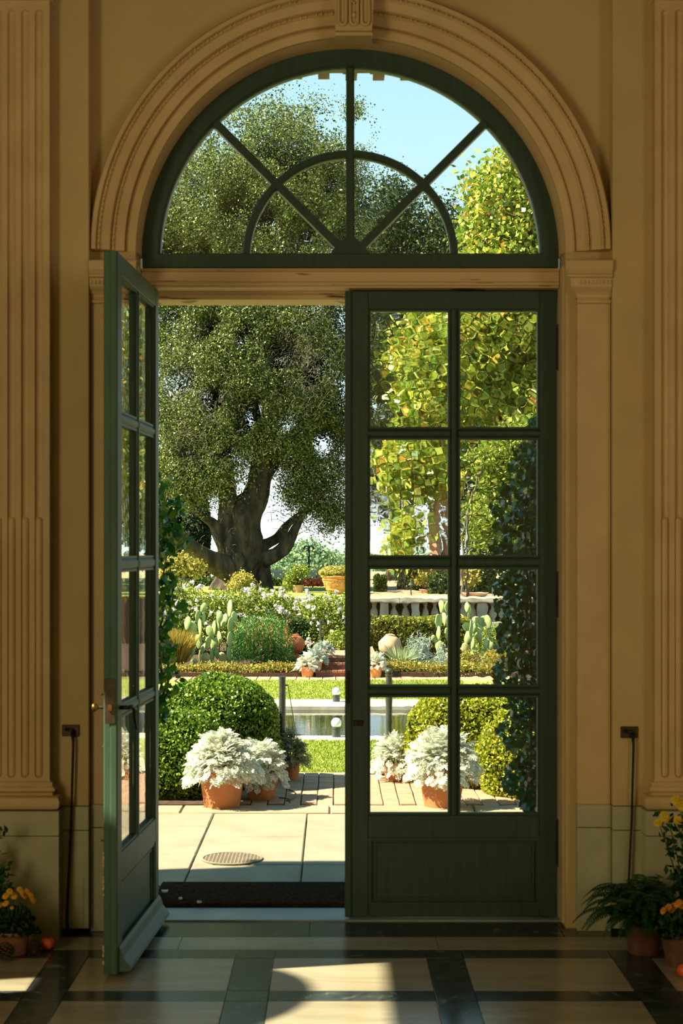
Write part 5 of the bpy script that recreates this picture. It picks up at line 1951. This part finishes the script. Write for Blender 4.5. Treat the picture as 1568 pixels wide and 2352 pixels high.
rose(700, 830, 1375, 34.0, 12500, 'tall rose bush with white flowers beside the closed door', 52, 4)
c, r = pxbush(352, 420, 1380, 36.4, ZB, .4)

# short dark post and silver pots at the steps
def short_post(px, pyt, pyb, d, zb, label):
    root = thing('step_post', (X(px, d), d, zb), label, 'post')
    x = X(px, d)
    MB().tube([(x, d, zb), (x, d, Z(pyt, d))], .024, 12).build('post_shaft', M['post'], root, smooth=True)
    MB().ball((x, d, Z(pyt, d)), .030, 12, 8).build('post_cap', M['black'], root, smooth='all')


short_post(736, 1428, 1500, 31.6, ZG + hh * NS - .004, 'short black post at the top of the brick steps')
k_ = 'white-leaved potted plants on the brick steps'
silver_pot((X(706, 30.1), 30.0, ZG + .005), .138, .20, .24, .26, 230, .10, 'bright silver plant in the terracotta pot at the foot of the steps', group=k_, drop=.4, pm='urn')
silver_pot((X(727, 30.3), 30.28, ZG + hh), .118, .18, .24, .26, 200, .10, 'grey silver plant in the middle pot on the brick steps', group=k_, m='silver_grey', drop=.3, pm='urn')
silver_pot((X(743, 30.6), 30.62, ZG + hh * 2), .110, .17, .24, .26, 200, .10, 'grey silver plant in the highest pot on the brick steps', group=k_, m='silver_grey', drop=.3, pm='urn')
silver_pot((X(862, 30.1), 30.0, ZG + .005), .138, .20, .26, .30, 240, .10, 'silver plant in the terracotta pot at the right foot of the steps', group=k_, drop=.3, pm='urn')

# ================================================================== upper lawn
# the big oak
def px_tube(mb, pts, d, seg=14):
    P, R = [], []
    for (px, py, rp, dy) in pts:
        dd = d + dy
        P.append(at(px, py, dd)); R.append(rp / FPX * dd)
    # resample smoothly
    Q, S = [], []
    for i in range(len(P) - 1):
        p0 = P[max(i - 1, 0)]; p1 = P[i]; p2 = P[i + 1]; p3 = P[min(i + 2, len(P) - 1)]
        for k in range(4):
            t = k / 4
            q = .5 * ((2 * p1) + (p2 - p0) * t + (2 * p0 - 5 * p1 + 4 * p2 - p3) * t * t + (3 * p1 - p0 - 3 * p2 + p3) * t ** 3)
            Q.append(q); S.append(R[i] * (1 - t) + R[i + 1] * t)
    Q.append(P[-1]); S.append(R[-1])
    rg = np.random.default_rng(len(mb.v))
    n0 = len(mb.v)
    mb.tube(Q, S, seg)
    # knobbly bark
    for i in range(n0, len(mb.v)):
        x, y, z = mb.v[i]
        k = (i - n0) // seg
        if k < len(Q):
            c = Q[k]
            f = 1 + .10 * math.sin(x * 7 + z * 3) + .08 * math.sin((i % seg) * 2.4 + z * 1.3) + rg.uniform(-.04, .04)
            mb.v[i] = (c.x + (x - c.x) * f, c.y + (y - c.y) * f, c.z + (z - c.z) * f)


OD = 46.0
oak = thing('oak_tree', (X(548, OD), OD, ZU), 'huge spreading oak with dark trunk and dense crown behind the garden', 'tree')
tk = MB()
px_tube(tk, [(530, 1368, 50, 0), (540, 1330, 44, 0), (548, 1290, 48, 0), (552, 1240, 52, 0), (560, 1190, 44, 0), (585, 1140, 30, 0), (598, 1080, 22, 0), (606, 1010, 18, 0), (620, 930, 14, .5), (640, 840, 10, 1)], OD, 18)
tk.build('trunk', M['bark'], oak, smooth='all')
limbs = [
    [(548, 1270, 34, 0), (528, 1215, 27, -.1), (522, 1160, 22, -.2), (516, 1090, 20, 0), (510, 1020, 18, 0), (500, 940, 14, 0), (480, 850, 10, .3), (460, 760, 6, .5)],
    [(548, 1318, 36, -.3), (505, 1300, 27, -.8), (470, 1278, 22, -1.2), (432, 1254, 18, -1.8), (395, 1228, 13, -2.4), (350, 1200, 9, -3)],
    [(520, 1262, 18, -.3), (500, 1222, 15, -.4), (492, 1205, 12, -.5), (470, 1190, 9, -.8), (452, 1170, 6, -1.2), (430, 1130, 4, -1.5)],
    [(575, 1290, 22, .1), (600, 1285, 20, 0), (635, 1272, 17, -.2), (662, 1248, 14, -.3), (678, 1215, 11, -.3), (690, 1190, 8, -.3), (720, 1150, 6, -.4), (760, 1120, 4, -.4)],
    [(570, 1262, 18, .5), (610, 1250, 14, .8), (640, 1232, 11, 1), (660, 1205, 9, 1.2), (690, 1180, 6, 1.4), (735, 1165, 5, 1.6), (790, 1180, 3, 2)],
    [(592, 1120, 18, 0), (625, 1070, 14, .3), (665, 1010, 10, .8), (720, 940, 7, 1.2), (770, 860, 5, 1.5)],
    [(575, 1180, 22, .4), (600, 1130, 18, .8), (610, 1050, 14, 1.2), (590, 960, 10, 1.6), (570, 860, 8, 2)],
]
for L in limbs:
    mb = MB(); px_tube(mb, L, OD, 12)
    mb.build('limb', M['bark'], oak, smooth='all')
mb = MB(); mb.ball(tuple(at(547, 1286, OD - .75)), .20, 12, 8, 1.2, .6)
mb.build('bark_burl', M['bark'], oak, smooth='all')
# second stem, upright, just right of the main trunk
mb = MB(); px_tube(mb, [(604, 1362, 25, .2), (602, 1340, 20, .2), (600, 1310, 19, .2), (602, 1285, 21, .1), (615, 1270, 16, 0)], OD, 14)
mb.build('second_trunk', M['bark'], oak, smooth='all')
def pb(px, py, rx, rz, d, ry=None, w=1.0):
    p = at(px, py, d)
    k = d / FPX
    return (p.x, p.y, p.z, rx * k, ry or (rx * k * .8), rz * k, w)
B = [pb(560, 640, 300, 320, OD, 3.2, 1.1), pb(640, 380, 190, 190, OD, 2.6, 1), pb(420, 560, 240, 260, OD, 3, .8), pb(760, 480, 110, 160, OD, 1.4, .9), pb(810, 300, 34, 70, OD, .5, 1.2),
     pb(440, 960, 170, 230, OD - 1.2, 1.8, 1.0), pb(415, 1080, 66, 80, OD - 1.6, .7, 1.1), pb(700, 860, 150, 220, OD, 1.8, 1.1), pb(740, 1060, 100, 110, OD, 1.1, 1.2), pb(860, 900, 90, 230, OD + 1, 1.2, .9),
     pb(690, 1130, 50, 55, OD - .3, .5, 1.3), pb(760, 1180, 55, 42, OD - .3, .5, 1.3), pb(890, 1110, 60, 90, OD + 1, .7, 1.0), pb(600, 880, 130, 150, OD - 1.0, 1.0, 1.0), pb(470, 1060, 70, 90, OD + .4, .7, 1)]
B += [pb(520, 930, 150, 110, OD - 1.6, .8, 1.3), pb(640, 960, 110, 90, OD - 1.4, .7, 1.2), pb(590, 800, 200, 160, OD - 2.2, .9, 1.2), pb(430, 1010, 60, 110, OD + 1.4, .8, 1.2), pb(560, 1010, 90, 60, OD + 1.6, .8, 1.2), pb(740, 1000, 46, 44, OD - .5, .5, 1.6), pb(700, 990, 110, 80, OD + 1.6, .8, 1.2)]
P, O = crown(B, 11500, 56, .20, .42)
N_ = np.sin(P[:, 0] * 2.1 + 1) * np.cos(P[:, 2] * 1.9 + P[:, 1]) + .8 * np.sin(P[:, 2] * 3.3 + P[:, 0] * 1.2 + 2) + .6 * np.sin(P[:, 0] * 5.1 - P[:, 2] * 2.7) + RNG.normal(size=len(P)) * .25
keep = (N_ > -.42) | (P[:, 2] < Z(1060, OD))
P, O = P[keep], O[keep]
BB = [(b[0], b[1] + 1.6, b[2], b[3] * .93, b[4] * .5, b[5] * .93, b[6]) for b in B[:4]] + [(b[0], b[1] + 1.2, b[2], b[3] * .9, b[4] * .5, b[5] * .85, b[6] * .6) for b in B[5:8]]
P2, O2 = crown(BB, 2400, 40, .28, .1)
leaves('inner_foliage', P2, O2, .10, .6, M['back_green'], oak, bias=.4)  # darker leaves put the crown's inner shade into their colour
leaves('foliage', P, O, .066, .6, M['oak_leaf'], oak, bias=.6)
# fine twigs in the open parts of the crown
tw = MB()
for i in range(160):
    px, py = random.uniform(620, 795), random.uniform(1020, 1230)
    p = at(px, py, OD + random.uniform(-.8, .8)); q = p + Vector((random.uniform(-.5, .5), 0, random.uniform(-.35, .35)))
    tw.tube([p, p.lerp(q, .5) + Vector((0, 0, .06)), q], [.008, .006, .003], 4)
for i in range(2600):
    k = i % 3
    px, py = [(random.gauss(450, 50), random.gauss(960, 90)), (random.gauss(700, 40), random.gauss(830, 60)), (random.gauss(600, 120), random.gauss(850, 130))][k]
    dd = OD - random.uniform(2.2, 3.4)
    p = at(px, py, dd); q = p + Vector((random.uniform(-.16, .16), random.uniform(-.1, .1), random.uniform(-.22, .10)))
    tw.tube([p, p.lerp(q, .5) + Vector((random.uniform(-.03, .03), 0, .03)), q], [.0048, .004, .002], 3, cap=False)
tag(tw.build('twigs', M['twig_grey'], oak), kind='stuff')


def tree(name, px, pyb, d, zb, trunk, blobs, ncl, per, rc, size, m, bark, label, asp=.62, shell=.5, bias=.6, cat='tree', group=None, trunks=None):
    root = thing(name, (X(px, d), d, zb), label, cat, group)
    for tr in (trunks or [trunk]):
        mb = MB(); px_tube(mb, tr, d, 10)
        mb.build('trunk', M[bark], root, smooth='all')
    P, O = crown(blobs, ncl, per, rc, shell)
    P[:, 2] = np.maximum(P[:, 2], zb + .01)
    leaves('foliage', P, O, size, asp, m, root, bias=bias)
    return root


# yellow-green tree with pinkish stems, right of the path
tree('sweetgum_tree', 1005, 1372, 43.5, ZU, None,
     [pb(1150, 520, 90, 190, 43.5, 1.4), pb(1200, 700, 200, 170, 43.5, 2.2, 1.2), pb(1040, 860, 160, 180, 43.5, 1.8, 1.2), pb(1240, 930, 130, 120, 43.5, 1.8), pb(930, 1080, 70, 80, 43, .8, 1.2), pb(1010, 1090, 70, 60, 43, .8), pb(930, 1235, 26, 60, 42.6, .4, 1.6), pb(1250, 420, 90, 130, 43.5, 1), pb(1370, 760, 150, 260, 43.5, 2.2), pb(1400, 1060, 160, 200, 43.5, 2.2)],
     3100, 26, .22, .155, M['gum_leaf'], 'bark_pink', 'yellow-green tree with pink bark seen through the closed door', .75,
     trunks=[[(1003, 1374, 16, 0), (1002, 1330, 14, 0), (1000, 1270, 15, 0), (998, 1210, 13, 0), (1004, 1150, 11, 0), (1010, 1060, 9, 0), (1030, 940, 7, 0), (1060, 800, 5, 0)], [(1012, 1372, 10, .2), (1022, 1300, 10, .2), (1030, 1230, 9, .2), (1026, 1170, 8, .2), (1018, 1100, 7, .2), (1060, 1000, 5, .2)], [(1016, 1372, 6, -.2), (1042, 1290, 6, -.2), (1040, 1200, 5, 0), (1080, 1060, 4, 0)]])
tree('young_tree', 1064, 1372, 40.0, ZU, [(1066, 1374, 4, 0), (1060, 1335, 3.8, 0), (1062, 1290, 3.5, 0), (1064, 1220, 3, 0), (1090, 1120, 2.5, 0), (1120, 1040, 2, 0)],
     [pb(1130, 1060, 55, 60, 40, .6, 1.1), pb(1185, 1020, 60, 60, 40, .6), pb(1120, 1180, 55, 55, 40, .6, 1.2), pb(1160, 1120, 50, 50, 40, .6), pb(1200, 1240, 60, 70, 40, .7), pb(1105, 1240, 30, 26, 40, .3)],
     330, 24, .15, .12, M['rose_leaf'], 'bark_grey', 'slender grey-stemmed tree with light green leaves beside the pink-barked one', .5)

# evergreen mass and trees further back
bk = 'dark trees closing the garden behind'
tree('evergreen_tree', 900, 1330, 58, ZU, [(900, 1335, 16, 0), (905, 1200, 12, 0), (910, 1000, 10, 0)],
     [pb(870, 620, 90, 170, 58, 2, 1), pb(960, 600, 110, 130, 58, 2.4, 1), pb(950, 820, 130, 200, 58, 2.5, 1), pb(940, 1010, 110, 110, 58, 2, 1), pb(900, 480, 60, 80, 58, 1.2, 1)], 1500, 36, .30, .125, M['back_green'], 'bark', 'dark evergreen tree just right of the oak crown', group=bk)
tree('evergreen_tree', 1100, 1330, 57, ZU, [(1100, 1335, 16, 0), (1100, 1200, 12, 0), (1110, 1000, 10, 0)],
     [pb(1060, 620, 110, 140, 57, 2.4, 1), pb(1120, 900, 190, 260, 57, 3, 1.2), pb(1180, 1180, 200, 160, 57, 3, 1.2), pb(1010, 520, 60, 70, 57, 1, 1)], 1900, 36, .30, .125, M['back_green'], 'bark', 'dark evergreen tree filling the view behind the yellow-green tree', group=bk)
tree('evergreen_tree', 1360, 1330, 54, ZU, [(1360, 1335, 16, 0), (1360, 1200, 12, 0), (1360, 1000, 10, 0)],
     [pb(1340, 700, 170, 260, 54, 2.6, 1), pb(1400, 1060, 220, 260, 54, 3, 1)], 700, 30, .32, .22, M['back_green'], 'bark', 'dark evergreen tree behind the right jamb of the door', group=bk)
tree('evergreen_tree', 150, 1330, 58, ZU, [(150, 1335, 16, 0), (150, 1200, 12, 0), (150, 1000, 10, 0)],
     [pb(150, 900, 200, 300, 58, 3, 1), pb(20, 1080, 200, 230, 58, 3, 1), pb(280, 1120, 140, 180, 60, 2, 1)], 1100, 30, .34, .2, M['back_green'], 'bark', 'dark evergreen tree beyond the left side of the oak', group=bk)
# cypress column behind the oak at the left
def cypress(px, w, pyt, d, label):
    root = thing('cypress_tree', (X(px, d), d, ZU - .1), label, 'tree', 'dark cypress trees behind the oak')
    c = (X(px, d), d, ZU - .1)
    rx = w / FPX * d; H = Z(pyt, d) - c[2]
    MB().tube([c, (c[0], c[1], c[2] + H * .9)], [.14, .04], 8).build('trunk', M['bark'], root)
    dome_core((c[0], c[1], c[2] + H * .5), (rx, rx, H * .5), .86, 2.6).build('inner_foliage', M['box_dark'], root, smooth='all')
    P, O = dome_pts(7000, (c[0], c[1], c[2] + H * .5), (rx, rx, H * .5), .03, .1, -H * .49, 2.6)
    leaves('foliage', P, O, .14, .5, M['cypress'], root, bias=.7)


cypress(452, 30, 1110, 54, 'dark narrow cypress left of the oak trunk')
cypress(392, 34, 1090, 55, 'dark cypress at the left edge of the open doorway')

# yellow maple, pruned shrubs, pots on the upper terrace
def small_tree(name, px0, px1, pyt, pym, d, zb, m, n, label, cat, size=.09, bark='twig', stems=5, pott=None, asp=.7, blobs=None):
    x0, x1 = X(px0, d), X(px1, d)
    cx = (x0 + x1) / 2
    root = thing(name, (cx, d, zb), label, cat)
    zz = zb
    if pott:
        rt, h, pm = pott
        pot(root, (cx, d, zb), rt, rt * .78, h, pm, rim=.02)
        zz = zb + h * .88
    sm = MB()
    rg = random.Random(px0)
    for i in range(stems):
        f = (i + .5) / stems
        tx = x0 + (x1 - x0) * (.12 + .76 * f)
        ztp = Z(pym + (pyt - pym) * .4, d)
        sm.tube([(cx + rg.uniform(-.03, .03), d, zz), (cx + (tx - cx) * .45, d + rg.uniform(-.05, .05), zz + (ztp - zz) * .45), (tx, d + rg.uniform(-.1, .1), ztp)], [.03, .022, .008], 6)
    tag(sm.build('stems', M[bark], root, smooth='all'), kind='stuff')
    if blobs is None:
        blobs = [pb((px0 + px1) / 2, (pyt + pym) / 2, (px1 - px0) / 2 * .8, (pym - pyt) / 2 * .85, d, (x1 - x0) * .3)]
    else:
        blobs = [pb(*b, d, None) for b in blobs]
    P, O = crown(blobs, n, 14, .075, .6, .8)
    P[:, 2] = np.maximum(P[:, 2], zb + .02)
    leaves('foliage', P, O, size, asp, m, root, bias=.6)
    return root


small_tree('yellow_maple', 366, 466, 1277, 1330, 42.0, ZU, M['maple_yellow'], 330, 'yellow-leaved small maple at the left edge of the upper lawn', 'tree', blobs=[(390, 1305, 26, 18), (412, 1292, 20, 14), (438, 1302, 22, 16), (378, 1325, 16, 12), (456, 1310, 14, 14)])
small_tree('cloud_pruned_pine', 527, 592, 1320, 1358, 42.0, ZU, M['maple_yellow'], 180, 'golden cloud-pruned shrub in front of the oak trunk', 'shrub', size=.06, blobs=[(557, 1330, 17, 9), (543, 1347, 15, 8), (580, 1345, 11, 5)])
small_tree('bonsai_tree', 655, 712, 1306, 1350, 43.0, ZU, M['rose_leaf'], 150, 'small light green bonsai in a pinkish bowl on the upper lawn', 'bonsai', size=.06, pott=(.175, .21, 'terra_pale'), blobs=[(690, 1313, 20, 10), (672, 1330, 16, 12), (664, 1345, 10, 8)])
tag(leaves('flower_border', *(lambda c: (np.array([c[0], c[1], c[2]]) + RNG.normal(size=(900, 3)) * np.array([.24, .10, .05]), np.tile([0, -.6, .8], (900, 1))))(at(712, 1338, 44.5)), .07, .6, M['pink_flower'], bias=1), 'dull red flowers right of the bonsai before the dark hedge', 'flowers')
hedge('dark_hedge', X(440, 50), X(800, 50), 50.0, 50.8, ZU - .02, Z(1333, 50), 15000, .08, M['yew'], 'long low dark hedge across the upper lawn behind the oak', .03)

# great decorated urn with a clipped shrub
def great_urn():
    d = 41.5
    cx = X(775, d)
    root = thing('terracotta_urn', (cx, d, ZU), 'large decorated terracotta urn holding a clipped round shrub', 'urn')
    k = d / FPX
    zt = Z(1322, d) - ZU
    rt, rb_ = 38 * k, 22 * k
    MB().lathe([(rb_ * .9, 0), (rb_, .02), (rb_ + (rt - rb_) * .55, zt * .5), (rt * .93, zt * .86), (rt * .95, zt * .90), (rt, zt * .92), (rt + .01, zt * .97), (rt, zt), (rt * .90, zt), (rt * .86, zt * .9)], (cx, d, ZU), 40, close=False).build('bowl', M['urn'], root, smooth=True)
    MB().lathe([(.001, zt * .9), (rt * .88, zt * .92)], (cx, d, ZU), 24, close=False).build('soil', M['soil'], root)
    # moulded rosettes and swags
    for i in range(10):
        a = -PI / 2 + 2 * PI * i / 10
        zc = zt * .52
        rr = rb_ + (rt - rb_) * .57
        ring_ = []
        for j in range(13):
            t = 2 * PI * j / 12
            z = zc + .055 * math.sin(t)
            r2 = rr + (z - zc) / zt * (rt - rb_) + .004
            aa = a + .055 * math.cos(t) / rr
            ring_.append((cx + r2 * math.cos(aa), d + r2 * math.sin(aa), ZU + z))
        MB().tube(ring_, .008, 5, cap=False).ball((cx + (rr + .005) * math.cos(a), d + (rr + .005) * math.sin(a), ZU + zc), .022, 8, 6).build('rosette', M['urn'], root, smooth='all')
    for zf in (.25, .78):
        r2 = rb_ + (rt - rb_) * (zf * 1.08)
        MB().tube([(cx + r2 * math.cos(2 * PI * j / 30), d + r2 * math.sin(2 * PI * j / 30), ZU + zt * zf) for j in range(31)], .010, 5, cap=False).build('moulded_band', M['urn'], root, smooth='all')
    sw = MB()
    for i in range(20):
        a0 = 2 * PI * i / 20
        pts = []
        for j in range(7):
            t = j / 6
            a = a0 + 2 * PI / 20 * t
            z = zt * (.72 - .10 * math.sin(PI * t))
            r2 = rb_ + (rt - rb_) * (z / zt * 1.07)
            pts.append((cx + r2 * math.cos(a), d + r2 * math.sin(a), ZU + z))
        sw.tube(pts, .007, 4)
    tag(sw.build('swags', M['urn'], root, smooth='all'), kind='stuff')
    r = (rt * 1.02, rt * .9, Z(1302, d) - ZU - zt)
    P, O = dome_pts(5200, (cx, d, ZU + zt + r[2] * .3), (r[0], r[1], r[2] * .72), .07, .14, -r[2] * .3, 3.2)
    leaves('foliage', P, O, .055, .65, M['maple_yellow'], root, bias=.6)
    dome_core((cx, d, ZU + zt + r[2] * .3), (r[0], r[1], r[2] * .7), .86, 3.2).build('inner_foliage', M['yew'], root, smooth='all')


great_urn()

# right side of the upper terrace
hedge('square_hedge', X(862, 43), X(886, 43), 43.0, 43.6, ZU, Z(1326, 43), 2600, .06, M['yew'], 'small dark square-cut bush left of the upper path', .02, cat='bush')
hedge('square_hedge', X(915, 46), X(928, 46), 46.0, 46.4, ZU, Z(1337, 46), 900, .05, M['yew'], 'tiny green square bush right of the upper path', .015, cat='bush')
small_tree('silver_bush', 908, 945, 1290, 1345, 45.0, ZU, M['silver_shade'], 130, 'pale silvery bush beside the upper path', 'bush', size=.11, asp=.25)
c, r = pxbush(935, 1000, 1296, 44.8, ZU, .5)
loose('dark_conifer', c, r, 5200, .09, M['shrub_dark'], 'dark layered conifer behind the shallow bowl', 'conifer', .4, core=M['box_dark'], lump=.1)
small_tree('golden_pine', 956, 1000, 1308, 1342, 42.4, ZU, M['maple_yellow'], 130, 'golden-topped dwarf pine in a shallow clay bowl', 'bonsai', size=.06, pott=(.19, .10, 'terra_pale'), blobs=[(981, 1320, 16, 9), (965, 1333, 9, 4)])
small_tree('leafy_shrub', 990, 1036, 1316, 1366, 41.4, ZU, M['shrub_dark'], 260, 'broad-leaved green shrub right of the shallow bowl', 'shrub', size=.12, asp=.35, blobs=[(1003, 1345, 14, 18), (1022, 1342, 14, 20), (1012, 1330, 12, 12)])
small_tree('light_shrub', 1060, 1095, 1300, 1345, 41.6, ZU, M['maple_yellow'], 130, 'light yellow-green shrub right of the thin grey trunk', 'shrub', size=.09)
c, r = pxbush(1072, 1140, 1300, 42.6, ZU, .7)
loose('dark_shrub', c, r, 5500, .12, M['shrub_dark'], 'big dark shrub behind the stone balustrade by the vine', 'shrub', .4, core=M['box_dark'], lump=.12)
bw = thing('stone_trough', (X(1092, 39.5), 39.5, ZU), 'shallow tan trough on the ground behind the balustrade', 'trough')
MB().lathe([(.22, 0), (.30, .05), (.33, .10), (.30, .10), (.27, .07), (.001, .06)], (X(1092, 39.5), 39.5, ZU), 24, close=False).build('bowl', M['terra_pale'], bw, smooth=True)
lp = thing('path_lantern', (X(944, 41), 41.0, ZU), 'small dark lantern on a thin stake beside the upper path', 'lantern')
x = X(944, 41)
MB().tube([(x, 41, ZU), (x, 41, Z(1356, 41) + .1)], .012, 6).build('stake', M['black'], lp)
MB().lathe([(.03, 0), (.03, .07), (.075, .075), (.04, .12), (.005, .15)], (x, 41, Z(1356, 41) + .08), 12).build('lamp_head', M['post'], lp)

# lamp posts
def lamp_post(px, pyt, d, zb, label, heads, r=.035):
    root = thing('lamp_post', (X(px, d), d, zb), label, 'lamp post', 'black lamp posts with slanting heads')
    x = X(px, d); zt = Z(pyt, d)
    MB().tube([(x, d, zb), (x, d, zb + .3), (x, d, zt)], [r * 1.6, r * 1.1, r], 10).build('pole', M['black'], root, smooth='all')
    k = d / FPX
    MB().tube([(x - 9 * k, d, zt - 1 * k), (x - 5 * k, d, zt + 1 * k), (x, d, zt - .5 * k), (x + 5 * k, d, zt + 1 * k), (x + 9 * k, d, zt - 1 * k)], r * .7, 6).build('cross_arm', M['black'], root)
    for s in heads:
        a = Vector((x + s * 8 * k, d, zt + 1 * k)); b = Vector((x + s * 12.5 * k, d, zt - 7 * k))
        MB().tube([a, a.lerp(b, .2), a.lerp(b, .9), b], [r * .8, 2.2 * k, 2.0 * k, r * .6], 10).build('lamp_head', M['black'], root, smooth='all')


lamp_post(709, 1255, 61.5, ZU - .13, 'black lamp post with two slanting heads in front of the far wooded hill', (-1, 1), .042)
lamp_post(1072, 1182, 39.25, ZU, 'dark lamp post with floodlights beside the pink-barked tree', (-1, 1), .025)

# distant trees, hills
th = thing('wooded_hill', (0, 300, -12), 'rounded far hill covered with hazy green trees', 'hill', kind='thing')
D3 = 300
B = [pb(708, 1345, 62, 98, D3, 8), pb(655, 1350, 50, 76, D3, 8), pb(630, 1370, 50, 70, D3, 8), pb(752, 1360, 40, 86, D3, 8), pb(790, 1385, 46, 116, D3 + 30, 8), pb(860, 1390, 70, 110, D3 + 30, 8), pb(560, 1385, 80, 60, D3, 8), pb(940, 1380, 80, 110, D3 + 30, 8)]
P, O = crown(B, 3200, 26, .8, .85)
P[:, 2] = np.maximum(P[:, 2], -12)
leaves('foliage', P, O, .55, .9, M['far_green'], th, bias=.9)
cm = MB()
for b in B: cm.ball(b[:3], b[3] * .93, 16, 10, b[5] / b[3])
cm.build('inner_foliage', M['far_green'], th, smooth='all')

def ridge(name, d, prof, m, depth=400):
    vs, fs = [], []
    for px, py in prof:
        p = at(px, py, d)
        vs += [(p.x, d, -12), (p.x, d + depth * .3, p.z), (p.x, d + depth, -12)]
    for i in range(len(prof) - 1):
        a, b = i * 3, i * 3 + 3
        fs += [(a, b, b + 1, a + 1), (a + 1, b + 1, b + 2, a + 2)]
    n = len(prof) - 1
    fs += [(0, 1, 2), (n * 3, n * 3 + 2, n * 3 + 1)]
    return structure(name, MB().add(vs, fs), m)
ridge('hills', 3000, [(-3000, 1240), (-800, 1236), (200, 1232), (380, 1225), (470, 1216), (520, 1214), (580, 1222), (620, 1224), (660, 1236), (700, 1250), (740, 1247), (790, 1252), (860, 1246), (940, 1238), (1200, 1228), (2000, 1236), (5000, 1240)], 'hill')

# ------------------------------------------------------------------ name every part like its kind and count what was made
tris = 0
for o in bpy.data.objects:
    if o.type == 'MESH':
        tris += sum(len(p.vertices) - 2 for p in o.data.polygons) if len(o.data.polygons) < 3000 else len(o.data.polygons) * 2
print('TRIS', tris, 'OBJECTS', len(bpy.data.objects))
